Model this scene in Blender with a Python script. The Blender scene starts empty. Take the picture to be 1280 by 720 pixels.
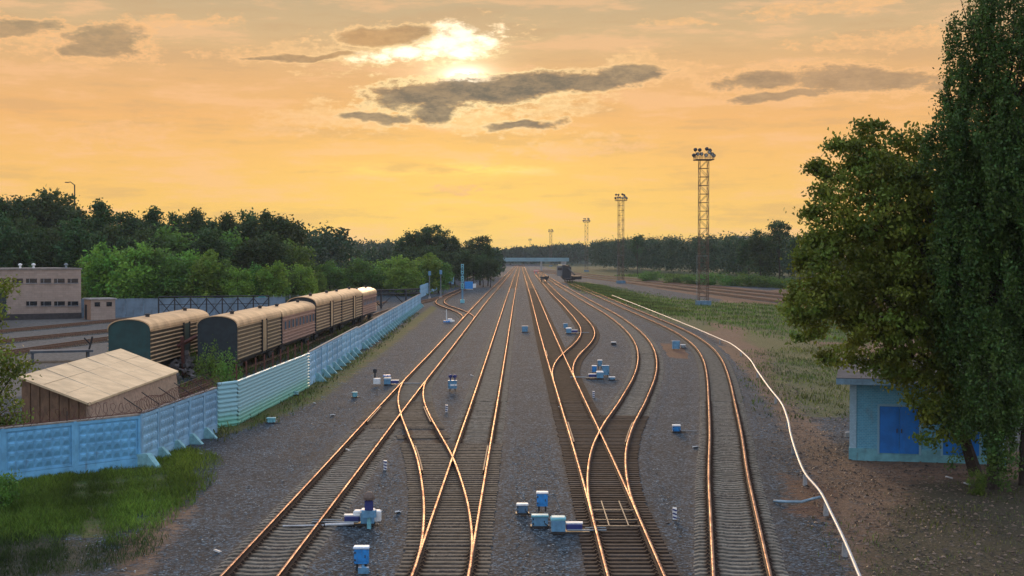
import bpy, math, random
import numpy as np
from mathutils import Vector, Matrix
R = math.radians
random.seed(7)
S = bpy.context.scene
COL = S.collection
FPX, VX, HY, CZ = 1850.0, 651.0, 318.0, 9.28

def W(px, py, z=0.0):
    k = (CZ - z) / (py - HY)
    return Vector(((px - VX) * k, FPX * k, z))
def WY(px, py, Y):
    return Vector(((px - VX) * Y / FPX, Y, CZ - (py - HY) * Y / FPX))

# ------------------------------------------------------------------ materials
class NT:
    def __init__(s, tree):
        s.t = tree
    def n(s, typ, **kw):
        nd = s.t.nodes.new(typ)
        for k, v in kw.items():
            if k.startswith('i_'):
                key = k[2:]
                key = int(key) if key.isdigit() else key.replace('_', ' ')
                s.put(nd.inputs[key], v)
            else:
                setattr(nd, k, v)
        return nd
    def put(s, sock, v):
        if isinstance(v, bpy.types.NodeSocket):
            s.t.links.new(v, sock)
        elif isinstance(v, (tuple, list)) and sock.type == 'RGBA' and len(v) == 3:
            sock.default_value = (*v, 1)
        else:
            sock.default_value = v
    def m(s, op, a, b=None, c=None, clamp=False):
        nd = s.t.nodes.new('ShaderNodeMath'); nd.operation = op; nd.use_clamp = clamp
        for i, v in enumerate((a, b, c)):
            if v is not None: s.put(nd.inputs[i], v)
        return nd.outputs[0]
    def mix(s, f, a, b, blend='MIX'):
        nd = s.t.nodes.new('ShaderNodeMix'); nd.data_type = 'RGBA'; nd.blend_type = blend
        s.put(nd.inputs[0], f); s.put(nd.inputs[6], a); s.put(nd.inputs[7], b)
        return nd.outputs[2]
    def smooth(s, v, lo, hi):
        nd = s.t.nodes.new('ShaderNodeMapRange'); nd.interpolation_type = 'SMOOTHSTEP'
        s.put(nd.inputs[0], v); s.put(nd.inputs[1], lo); s.put(nd.inputs[2], hi)
        return nd.outputs[0]
    def noise(s, vec, scale, detail=4, rough=.55, out=0):
        nd = s.n('ShaderNodeTexNoise'); nd.inputs['Scale'].default_value = scale
        nd.inputs['Detail'].default_value = detail; nd.inputs['Roughness'].default_value = rough
        if vec is not None: s.put(nd.inputs['Vector'], vec)
        return nd.outputs[out]
    def ramp(s, v, stops):
        nd = s.n('ShaderNodeValToRGB'); cr = nd.color_ramp
        while len(cr.elements) < len(stops): cr.elements.new(.5)
        for e, (p, c) in zip(cr.elements, stops):
            e.position = p; e.color = (*c, 1)
        s.put(nd.inputs[0], v); return nd.outputs[0]
    def scalevec(s, vec, sc):
        nd = s.n('ShaderNodeVectorMath', operation='MULTIPLY'); s.put(nd.inputs[0], vec); nd.inputs[1].default_value = sc
        return nd.outputs[0]

def newmat(name):
    m = bpy.data.materials.new(name); m.use_nodes = True
    t = m.node_tree; t.nodes.clear()
    nt = NT(t)
    out = nt.n('ShaderNodeOutputMaterial')
    return m, nt, out
MC = {}
def M(name, col, rough=.7, metal=0., var=.3, scale=2.5, bump=.0, bscale=30, col2=None, stain=0., spec=.4, objvar=0.):
    if name in MC: return MC[name]
    m, nt, out = newmat(name)
    tc = nt.n('ShaderNodeTexCoord').outputs['Object']
    f = nt.smooth(nt.noise(tc, scale, 6, .65), .3, .7)
    c2 = col2 if col2 else tuple(c * (1 - var) for c in col)
    c = nt.mix(f, c2, tuple(min(1, x * (1 + var * .5)) for x in col))
    if stain:
        sv = nt.scalevec(tc, (1, 1, .25))
        f2 = nt.smooth(nt.noise(sv, scale * 2.3, 8, .7), .55, .75)
        c = nt.mix(nt.m('MULTIPLY', f2, stain), c, (.09, .06, .04))
    if objvar:
        k = nt.m('ADD', 1 - objvar, nt.m('MULTIPLY', nt.n('ShaderNodeObjectInfo').outputs['Random'], objvar * 2))
        c = nt.mix(1., c, nt.n('ShaderNodeCombineColor', i_0=k, i_1=k, i_2=nt.m('ADD', .1, nt.m('MULTIPLY', k, .9))).outputs[0], 'MULTIPLY')
    b = nt.n('ShaderNodeBsdfPrincipled', i_Base_Color=c, i_Metallic=metal)
    nt.put(b.inputs['Roughness'], nt.m('ADD', rough - .08, nt.m('MULTIPLY', nt.noise(tc, scale * 4), .16)))
    b.inputs['Specular IOR Level'].default_value = spec
    if bump:
        bp = nt.n('ShaderNodeBump', i_Strength=bump, i_Distance=.02, i_Height=nt.noise(tc, bscale, 5))
        nt.put(b.inputs['Normal'], bp.outputs[0])
    nt.put(out.inputs[0], b.outputs[0])
    MC[name] = m
    return m

def leafmat(name, col, trans=.35, tcol=None, hue=.03, val=.35):
    m, nt, out = newmat(name)
    at = nt.n('ShaderNodeAttribute', attribute_name='tint').outputs['Color']
    oi = nt.n('ShaderNodeObjectInfo').outputs['Random']
    c = nt.mix(1., col, at, 'MULTIPLY')
    hs = nt.n('ShaderNodeHueSaturation', i_Color=c)
    nt.put(hs.inputs['Hue'], nt.m('ADD', .5 - hue, nt.m('MULTIPLY', oi, hue * 2)))
    nt.put(hs.inputs['Value'], nt.m('ADD', 1 - val / 2, nt.m('MULTIPLY', oi, val)))
    hc = hs.outputs[0]
    d = nt.n('ShaderNodeBsdfPrincipled', i_Base_Color=hc, i_Roughness=.55)
    d.inputs['Specular IOR Level'].default_value = .25
    t = nt.n('ShaderNodeBsdfTranslucent')
    nt.put(t.inputs[0], nt.mix(.6, hc, tcol or tuple(x * 1.3 for x in col)))
    mx = nt.n('ShaderNodeMixShader', i_0=trans)
    nt.put(mx.inputs[1], d.outputs[0]); nt.put(mx.inputs[2], t.outputs[0])
    nt.put(out.inputs[0], mx.outputs[0])
    return m

GRAV = ((.004, .0068, .0095), (.145, .225, .29))
def gravel_nodes(nt, pos, dark, light, blue=0.):
    """stones: voronoi cells of a few centimetres with individual brightness; returns colour, height"""
    v = nt.n('ShaderNodeTexVoronoi', i_Scale=11., i_Vector=pos)
    v2 = nt.n('ShaderNodeTexVoronoi', i_Scale=23., i_Vector=pos)
    cell = nt.n('ShaderNodeSeparateColor', i_0=v.outputs['Color']).outputs[0]
    cell2 = nt.n('ShaderNodeSeparateColor', i_0=v2.outputs['Color']).outputs[1]
    br = nt.m('ADD', nt.m('MULTIPLY', cell, .6), nt.m('MULTIPLY', cell2, .4))
    br = nt.m('POWER', br, 3.3)
    big = nt.noise(pos, .35, 5, .6)
    br = nt.m('MULTIPLY', br, nt.m('ADD', .35, nt.m('MULTIPLY', big, 1.3)))
    streak = nt.noise(nt.scalevec(pos, (1., .07, 1.)), .9, 6, .7)
    c = nt.mix(br, dark, light)
    hue = nt.noise(pos, 3., 3)
    c = nt.mix(nt.m('MULTIPLY', nt.smooth(hue, .52, .75), .22), c, (.07, .058, .038))
    c = nt.mix(nt.m('MULTIPLY', nt.smooth(streak, .52, .74), .35), c, (.032, .026, .019))
    c = nt.mix(nt.m('MULTIPLY', nt.smooth(streak, .48, .3), .35), c, (.012, .014, .017))
    h = nt.m('SUBTRACT', 1., v.outputs['Distance'])
    return c, h

def sleepermat(name, col, band=.8):
    m, nt, out = newmat(name)
    oi = nt.n('ShaderNodeObjectInfo').outputs['Random']; pos = nt.n('ShaderNodeNewGeometry').outputs['Position']
    n1 = nt.noise(pos, 3., 6, .65); n2 = nt.noise(pos, 14., 4, .6)
    c = nt.mix(nt.smooth(n1, .3, .7), tuple(x * .55 for x in col), tuple(x * 1.15 for x in col))
    c = nt.mix(nt.m('MULTIPLY', nt.smooth(nt.m('ADD', nt.m('MULTIPLY', n2, .7), nt.m('MULTIPLY', oi, .25)), .5, .62), .8), c, (.045, .04, .036))
    ax = nt.m('ABSOLUTE', nt.n('ShaderNodeSeparateXYZ', i_0=nt.n('ShaderNodeTexCoord').outputs['Object']).outputs[0])
    c = nt.mix(nt.m('MULTIPLY', nt.smooth(nt.m('ABSOLUTE', nt.m('SUBTRACT', ax, .8)), .32, .14), band), c, (.035, .02, .012))
    k = nt.m('ADD', .7, nt.m('MULTIPLY', oi, .6))
    c = nt.mix(1., c, nt.n('ShaderNodeCombineColor', i_0=k, i_1=k, i_2=k).outputs[0], 'MULTIPLY')
    p = nt.n('ShaderNodeBsdfPrincipled', i_Base_Color=c, i_Roughness=.9); p.inputs['Specular IOR Level'].default_value = .2
    nt.put(p.inputs['Normal'], nt.n('ShaderNodeBump', i_Strength=.5, i_Distance=.02, i_Height=n2).outputs[0])
    nt.put(out.inputs[0], p.outputs[0]); return m
def railmat():
    m, nt, out = newmat('worn_rail_steel')
    pos = nt.n('ShaderNodeNewGeometry').outputs['Position']
    n = nt.noise(pos, .8, 6, .7); n2 = nt.noise(pos, 6., 4, .6)
    w = nt.m('ADD', nt.m('MULTIPLY', n, .6), nt.m('MULTIPLY', n2, .4))
    gl = nt.n('ShaderNodeBsdfGlossy', i_Color=nt.mix(nt.smooth(w, .35, .65), (.16, .092, .062), (.54, .385, .30)), i_Roughness=.4)
    df = nt.n('ShaderNodeBsdfDiffuse', i_Color=(.31, .215, .17))
    mx = nt.n('ShaderNodeMixShader', i_0=.66); nt.put(mx.inputs[1], df.outputs[0]); nt.put(mx.inputs[2], gl.outputs[0])
    nt.put(out.inputs[0], mx.outputs[0]); return m
RAIL = railmat()
RUST = M('rusty_rail_side', (.036, .017, .010), .85, 0, .5, 6, .3, 40)
RUSTRAIL = M('rusted_rail', (.16, .085, .05), .7, 0, .4, 4)
CONC_SL = sleepermat('concrete_sleeper', (.20, .185, .15))
WOOD_TAN = sleepermat('weathered_timber_sleeper', (.175, .14, .10))
FAR_SL = {'conc': sleepermat('concrete_sleepers_far', (.20, .185, .15), 0.), 'tan': sleepermat('timber_sleepers_far', (.20, .155, .105), 0.), 'dark': sleepermat('dark_sleepers_far', (.08, .055, .038), 0.)}
WOOD_DK = sleepermat('creosoted_timber_sleeper', (.08, .055, .038))
BLUE = M('signal_blue_paint', (.02, .23, .58), .5, 0, .3, 4, stain=.65)
CYAN = M('pale_turquoise_paint', (.16, .44, .50), .55, 0, .3, 4, stain=.65)
LBLUE = M('light_blue_paint', (.10, .25, .38), .55, 0, .3, 4, stain=.65)
WHITE = M('chalky_white_paint', (.68, .70, .68), .55, 0, .2, 5, stain=.45)
DARK = M('dark_steel', (.028, .03, .032), .6, 0, .4, 4)
BLACK = M('blackened_iron', (.012, .012, .014), .6, 0, .4, 4)
NAVY = M('navy_paint', (.02, .03, .14), .5)
REDBR = M('red_oxide_post', (.10, .035, .025), .8, 0, .4, 5)
FENCE_B = M('blue_painted_concrete', (.13, .37, .58), .75, 0, .3, 1.3, .25, 30, stain=.5, objvar=.14)
FENCE_P = M('pale_blue_painted_concrete', (.23, .43, .58), .75, 0, .25, 1.0, .25, 30, stain=.5, objvar=.14)
FOOT = M('turquoise_concrete_footing', (.22, .45, .48), .85, 0, .3, 3, .3, 20, stain=.4)
COPE = M('weathered_concrete', (.28, .26, .23), .9, 0, .35, 3, .3, 20)
ROOF_TAN = M('tan_roofing_sheet', (.54, .355, .19), .7, 0, .25, .7, stain=.35, spec=.3)
ROOF_SHED = M('pale_tan_sheet', (.62, .46, .27), .7, 0, .22, .9, stain=.15)
PLANK = M('brown_planks', (.15, .085, .045), .75, 0, .4, 2.5, .3, 12)
PINKW = M('rough_pink_concrete', (.34, .23, .16), .95, 0, .35, 5, .6, 16)
WAG_GR = M('wagon_dark_green', (.010, .05, .048), .55, 0, .3, 1.2, stain=.25)
WAG_TN = M('wagon_khaki', (.37, .26, .14), .55, 0, .25, 1.2, stain=.3)
WAG_TN2 = M('wagon_pale_tan', (.52, .35, .19), .5, 0, .25, 1.2, stain=.3)
WAG_PK = M('wagon_faded_pink', (.38, .22, .16), .6, 0, .25, 1.2, stain=.3)
WINDOW = M('dark_window_glass', (.012, .016, .02), .12, 0, .2, 2, spec=.6)
STEELY = M('galvanised_lattice', (.20, .235, .25), .6, .2, .2, 3)
MASTO = M('weathered_mast_steel', (.10, .062, .04), .65, .1, .3, 3)
BRIDGE = M('bridge_blue_grey', (.20, .33, .37), .6, 0, .15, .3)
CONC = M('grey_concrete', (.33, .32, .30), .9, 0, .25, .8, .2, 20, stain=.2)
HUTR = M('grey_roofing_felt', (.075, .075, .08), .9, 0, .4, 1.5, .3, 20)
DOORB = M('hut_door_blue', (.004, .15, .50), .5, 0, .2, 1.5, stain=.15)
TEAL = M('teal_paint', (.03, .22, .20), .6)
BARK = M('tree_bark', (.038, .028, .02), .95, 0, .5, 6, .6, 14)
PIPE = M('white_pipe_lagging', (.44, .43, .41), .5, 0, .12, 2, stain=.12)
RED = M('red_paint', (.55, .06, .04), .5)
GLASSL = M('floodlight_glass', (.35, .37, .36), .2)

def brick_mat(name, col, mortar, scale, bw=.5, bh=.25, stain=.0):
    m, nt, out = newmat(name)
    uv = nt.n('ShaderNodeTexCoord').outputs['UV']
    b = nt.n('ShaderNodeTexBrick', i_Vector=uv, i_Color1=col, i_Color2=tuple(c * .82 for c in col), i_Mortar=mortar, i_Scale=scale)
    b.inputs['Mortar Size'].default_value = .018
    b.inputs['Brick Width'].default_value = bw; b.inputs['Row Height'].default_value = bh
    n = nt.smooth(nt.noise(uv, .6, 7, .7), .35, .7)
    c = nt.mix(n, b.outputs[0], nt.mix(.25, b.outputs[0], tuple(x * .5 for x in col)))
    if stain:
        g = nt.smooth(nt.noise(nt.scalevec(uv, (1, .3, 1)), 1.2, 8, .7), .5, .72)
        c = nt.mix(nt.m('MULTIPLY', g, stain), c, (.16, .13, .09))
    bp = nt.n('ShaderNodeBump', i_Strength=.5, i_Distance=.02, i_Height=nt.m('SUBTRACT', 1., b.outputs['Fac']))
    p = nt.n('ShaderNodeBsdfPrincipled', i_Base_Color=c, i_Roughness=.85, i_Normal=bp.outputs[0])
    p.inputs['Specular IOR Level'].default_value = .25
    nt.put(out.inputs[0], p.outputs[0])
    return m
HUTBR = brick_mat('blue_painted_brick', (.11, .36, .52), (.24, .46, .56), 3.2, stain=.45)
HUTQ = brick_mat('pale_painted_quoin_brick', (.36, .55, .66), (.2, .38, .48), 4., stain=.2)
BEIGE = brick_mat('beige_brick', (.36, .28, .225), (.24, .18, .14), 1.6, 1.2, .5, stain=.35)
LIT_BRICK = brick_mat('orange_lit_brick', (.40, .24, .15), (.26, .17, .12), 2.)

# ------------------------------------------------------------------ mesh helpers
class MB:
    def __init__(s): s.v = []; s.f = []; s.mi = []
    def add(s, vs, fs, mi=0):
        o = len(s.v); s.v += [tuple(v) for v in vs]
        s.f += [tuple(i + o for i in f) for f in fs]; s.mi += [mi] * len(fs)
        return s
    def box(s, c, d, mi=0, rz=0., rx=0., ry=0., taper=1.):
        x, y, z = d[0] / 2, d[1] / 2, d[2] / 2
        vs = [(-x, -y, -z), (x, -y, -z), (x, y, -z), (-x, y, -z), (-x * taper, -y * taper, z), (x * taper, -y * taper, z), (x * taper, y * taper, z), (-x * taper, y * taper, z)]
        if rz or rx or ry:
            mt = Matrix.Rotation(rz, 3, 'Z') @ Matrix.Rotation(ry, 3, 'Y') @ Matrix.Rotation(rx, 3, 'X')
            vs = [mt @ Vector(v) for v in vs]
        vs = [(v[0] + c[0], v[1] + c[1], v[2] + c[2]) for v in vs]
        return s.add(vs, [(0, 3, 2, 1), (4, 5, 6, 7), (0, 1, 5, 4), (1, 2, 6, 5), (2, 3, 7, 6), (3, 0, 4, 7)], mi)
    def bbox(s, c, d, b=.02, mi=0):
        """box with chamfered vertical and top edges"""
        x, y, z = d[0] / 2, d[1] / 2, d[2] / 2
        def ring(ix, zz):
            X, Y = x - ix, y - ix; k = b
            return [(-X + k, -Y, zz), (X - k, -Y, zz), (X, -Y + k, zz), (X, Y - k, zz), (X - k, Y, zz), (-X + k, Y, zz), (-X, Y - k, zz), (-X, -Y + k, zz)]
        vs = ring(0, -z) + ring(0, z - b) + ring(b, z)
        vs = [(v[0] + c[0], v[1] + c[1], v[2] + c[2]) for v in vs]
        fs = []
        for r in (0, 8):
            for i in range(8):
                j = (i + 1) % 8; fs.append((r + i, r + j, r + 8 + j, r + 8 + i))
        fs += [tuple(range(16, 24)), tuple(reversed(range(8)))]
        return s.add(vs, fs, mi)
    def tube(s, pts, r, n=6, mi=0, cap=True):
        pts = [Vector(p) for p in pts]
        rs = r if isinstance(r, (list, tuple)) else [r] * len(pts)
        vs = []; fs = []
        for i, p in enumerate(pts):
            t = (pts[min(i + 1, len(pts) - 1)] - pts[max(i - 1, 0)]).normalized()
            u = t.orthogonal().normalized() if abs(t.z) > .99 else t.cross(Vector((0, 0, 1))).normalized()
            w = t.cross(u)
            for k in range(n):
                a = 2 * math.pi * k / n
                vs.append(p + (u * math.cos(a) + w * math.sin(a)) * rs[i])
        for i in range(len(pts) - 1):
            for k in range(n):
                l = (k + 1) % n
                fs.append((i * n + k, i * n + l, (i + 1) * n + l, (i + 1) * n + k))
        if cap:
            fs.append(tuple(reversed(range(n)))); fs.append(tuple(range((len(pts) - 1) * n, len(pts) * n)))
        return s.add(vs, fs, mi)
    def bar(s, a, b, w, mi=0): return s.tube([a, b], w / 2 * 1.2, 4, mi)
    def lathe(s, c, prof, n=12, mi=0):
        vs = []; fs = []
        for (r, z) in prof:
            for k in range(n):
                a = 2 * math.pi * k / n
                vs.append((c[0] + r * math.cos(a), c[1] + r * math.sin(a), c[2] + z))
        for i in range(len(prof) - 1):
            for k in range(n):
                l = (k + 1) % n; fs.append((i * n + k, i * n + l, (i + 1) * n + l, (i + 1) * n + k))
        fs.append(tuple(reversed(range(n)))); fs.append(tuple(range((len(prof) - 1) * n, len(prof) * n)))
        return s.add(vs, fs, mi)
    def prism(s, poly, axis, a, b, mi=0):
        """polygon of (u,w) extruded along axis 'x' or 'y' from a to b (u is the other horizontal axis, w is z)"""
        n = len(poly)
        P = (lambda u, w, t: (t, u, w)) if axis == 'x' else (lambda u, w, t: (u, t, w))
        vs = [P(u, w, a) for u, w in poly] + [P(u, w, b) for u, w in poly]
        fs = [(i, (i + 1) % n, n + (i + 1) % n, n + i) for i in range(n)] + [tuple(reversed(range(n))), tuple(range(n, 2 * n))]
        return s.add(vs, fs, mi)
    def build(s, name, mats, parent=None, loc=None, rz=0., smooth=False):
        me = bpy.data.meshes.new(name)
        me.from_pydata(s.v, [], s.f)
        if not isinstance(mats, (list, tuple)): mats = [mats]
        for m in mats: me.materials.append(m)
        if len(mats) > 1: me.polygons.foreach_set('material_index', s.mi)
        if smooth: me.polygons.foreach_set('use_smooth', [True] * len(s.f))
        me.validate(); me.update()
        return link(name, me, parent, loc, rz)
def link(name, me, parent=None, loc=None, rz=0.):
    o = bpy.data.objects.new(name, me); COL.objects.link(o)
    if parent: o.parent = parent
    if loc is not None: o.location = loc
    o.rotation_euler.z = rz
    return o
def boxuv(o, sc=1.):
    me = o.data; uv = me.uv_layers.new(name='UVMap')
    for p in me.polygons:
        n = p.normal
        for li in p.loop_indices:
            v = me.vertices[me.loops[li].vertex_index].co
            if abs(n.z) > .7: c = (v.x, v.y)
            elif abs(n.x) > abs(n.y): c = (v.y, v.z)
            else: c = (v.x, v.z)
            uv.data[li].uv = (c[0] * sc, c[1] * sc)
    return o
def tag(o, label=None, cat=None, group=None, kind=None):
    if label: o['label'] = label
    if cat: o['category'] = cat
    if group: o['group'] = group
    if kind: o['kind'] = kind
    return o
def empty(name, loc=(0, 0, 0), rz=0., label=None, cat=None, group=None):
    o = bpy.data.objects.new(name, None); COL.objects.link(o)
    o.location = loc; o.rotation_euler.z = rz; o.empty_display_size = .3
    return tag(o, label, cat, group)
def copy_tree(o, parent=None):
    c = o.copy(); COL.objects.link(c)
    if parent: c.parent = parent
    for ch in list(o.children): copy_tree(ch, c)
    return c
def np_mesh(name, v, q, mats, tint=None, mi=None, parent=None, kind=None):
    me = bpy.data.meshes.new(name)
    v = np.asarray(v, dtype=np.float32); q = np.asarray(q, dtype=np.int32)
    k = q.shape[1]
    me.vertices.add(len(v)); me.vertices.foreach_set('co', v.ravel())
    me.loops.add(q.size); me.loops.foreach_set('vertex_index', q.ravel())
    me.polygons.add(len(q)); me.polygons.foreach_set('loop_start', np.arange(0, q.size, k, dtype=np.int32))
    for m in (mats if isinstance(mats, (list, tuple)) else [mats]): me.materials.append(m)
    if mi is not None: me.polygons.foreach_set('material_index', np.asarray(mi, dtype=np.int32))
    if tint is not None:
        a = me.attributes.new('tint', 'FLOAT_COLOR', 'POINT')
        c = np.ones((len(v), 4), dtype=np.float32); c[:, :3] = tint
        a.data.foreach_set('color', c.ravel())
    me.update(calc_edges=True); me.validate()
    o = link(name, me, parent)
    if kind: o['kind'] = kind
    return o

def interp(pts):
    """smooth monotone-ish cubic through (Y, X)"""
    pts = sorted(pts); ys = np.array([p[0] for p in pts], float); xs = np.array([p[1] for p in pts], float)
    d = np.diff(xs) / np.diff(ys)
    m = np.zeros(len(xs)); m[0] = d[0]; m[-1] = d[-1]
    h = np.diff(ys)
    for i in range(1, len(xs) - 1):
        m[i] = (d[i - 1] * h[i] + d[i] * h[i - 1]) / (h[i - 1] + h[i])
    def f(y):
        y = np.asarray(y, float); i = np.clip(np.searchsorted(ys, y) - 1, 0, len(h) - 1)
        t = (y - ys[i]) / h[i]; H = h[i]
        out = (2 * t**3 - 3 * t**2 + 1) * xs[i] + (t**3 - 2 * t**2 + t) * H * m[i] + (-2 * t**3 + 3 * t**2) * xs[i + 1] + (t**3 - t**2) * H * m[i + 1]
        out = np.where(y < ys[0], xs[0] + (y - ys[0]) * m[0], out)
        return np.where(y > ys[-1], xs[-1] + (y - ys[-1]) * m[-1], out)
    return f, ys[0], ys[-1]

# ------------------------------------------------------------------ ground
def poly_sd(px, py, poly):
    """signed distance (positive inside) of arrays to polygon"""
    inside = np.zeros(px.shape, bool); dm = np.full(px.shape, 1e9)
    n = len(poly)
    for i in range(n):
        x1, y1 = poly[i]; x2, y2 = poly[(i + 1) % n]
        cond = ((y1 > py) != (y2 > py))
        with np.errstate(divide='ignore', invalid='ignore'):
            xi = (x2 - x1) * (py - y1) / (y2 - y1 + 1e-12) + x1
        inside ^= cond & (px < xi)
        ex, ey = x2 - x1, y2 - y1
        t = np.clip(((px - x1) * ex + (py - y1) * ey) / (ex * ex + ey * ey + 1e-12), 0, 1)
        dm = np.minimum(dm, np.hypot(px - x1 - t * ex, py - y1 - t * ey))
    return np.where(inside, dm, -dm)
def WP(l): return [tuple(W(*p)[:2]) for p in l]

xs = np.concatenate([np.array([-1600, -1000, -650, -400, -250]), np.arange(-180, -40, 4.), np.arange(-40, 40, .6), np.arange(40, 160, 4.), np.array([220, 400, 700, 1100, 1600])])
ys = np.concatenate([np.array([-200, -100, 0, 20]), np.arange(30, 130, .6), np.arange(130, 260, 1.5), np.arange(260, 600, 6.), np.array([650, 750, 900, 1100, 1400, 1800, 2050])])
GX, GY = np.meshgrid(xs, ys)
def wave(x, y):
    return .5 * np.sin(x * 1.3 + y * .31) + .5 * np.sin(x * .43 - y * .77 + 1.) + .35 * np.sin(x * 2.3 + y * 1.1 + 2)
near_track = (GX > -10) & (GX < 9)
GZ = -.045 + .02 * wave(GX, GY) * np.where(near_track, .5, 1.4)
ZONES = {}
def zone(name, polys, soft):
    m = np.zeros(GX.shape)
    for p in polys:
        m = np.maximum(m, np.clip(.5 + poly_sd(GX, GY, p) / (2 * soft), 0, 1))
    ZONES[name] = m
grass_left = WP([(-60, 615), (0, 604), (90, 592), (175, 584), (222, 568), (236, 576), (224, 600), (190, 632), (155, 657), (120, 674), (60, 670), (-60, 668)])
grass_strip = [tuple(W(745, 356)[:2]), tuple(W(830, 372)[:2]), tuple(W(900, 378)[:2]), tuple(W(985, 381)[:2]), tuple(W(1060, 395)[:2]), tuple(W(1085, 430)[:2]), tuple(W(1000, 425)[:2]), tuple(W(920, 408)[:2]), tuple(W(850, 397)[:2]), tuple(W(790, 380)[:2]), tuple(W(745, 368)[:2]), tuple(W(720, 357)[:2])]
weeds_r = WP([(960, 440), (1060, 428), (1100, 470), (1060, 520), (1010, 520), (965, 480)])
zone('grass', [grass_left, grass_strip,
     WP([(240, 520), (330, 505), (390, 478), (470, 432), (545, 378), (548, 384), (480, 440), (400, 500), (330, 528), (268, 545)])], 1.2)
zone('weed', [weeds_r, WP([(735, 352), (800, 370), (860, 392), (900, 412), (880, 414), (800, 392), (740, 368), (715, 354)]),
     WP([(930, 400), (1000, 420), (1060, 450), (990, 452), (930, 425)])], 3.)
zone('dirt', [WP([(1000, 560), (1020, 610), (1075, 740), (1500, 740), (1500, 560), (1063, 568)]), WP([(880, 428), (960, 440), (1010, 520), (1063, 575), (1010, 590), (975, 520), (930, 460)]),
     [(40, 120), (140, 120), (140, 420), (100, 480), (45, 330), (22, 180), (20, 130)],
     WP([(130, 700), (190, 640), (245, 600), (225, 650), (200, 690), (170, 730)])], 2.)
zone('rust', [WP([(820, 428), (890, 434), (900, 452), (830, 445)]), WP([(980, 590), (1050, 610), (1040, 650), (990, 640)]), WP([(780, 345), (990, 366), (990, 385), (900, 374), (770, 352)]), WP([(700, 425), (730, 430), (720, 450), (690, 450)])], 2.)
zone('conc', [[(-95, 95), (-33, 95), (-31, 150), (-45, 215), (-100, 240)]], 2.)
zone('dark', [WP([(1150, 600), (1500, 600), (1500, 800), (1180, 800), (1080, 700)]), WP([(-60, 665), (60, 668), (140, 690), (150, 712), (-60, 735)])], 3.)  # lower-left polygon paints the shade there into the ground colour
zone('field', [[(60, 440), (150, 300), (700, 300), (3000, 2000), (3000, 8000), (-3000, 8000), (-3000, 900), (-400, 240), (-110, 240), (-45, 330), (-30, 480), (-18, 900), (-14, 1500), (16, 1500), (20, 900), (30, 560)], [(-6000, -400), (-110, -400), (-110, 240), (-6000, 240)], [(160, -400), (6000, -400), (6000, 300), (150, 300), (110, 200)]], 8.)
mound = np.clip(poly_sd(GX, GY, [(-46, 330), (-24, 330), (-20, 440), (-50, 440)]) / 12, 0, 1)
GZ += mound * 1.3 * (1 + .2 * wave(GX * .3, GY * .3))
ny, nx = GX.shape
idx = np.arange(nx * ny).reshape(ny, nx)
quads = np.stack([idx[:-1, :-1], idx[:-1, 1:], idx[1:, 1:], idx[1:, :-1]], -1).reshape(-1, 4)
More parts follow.
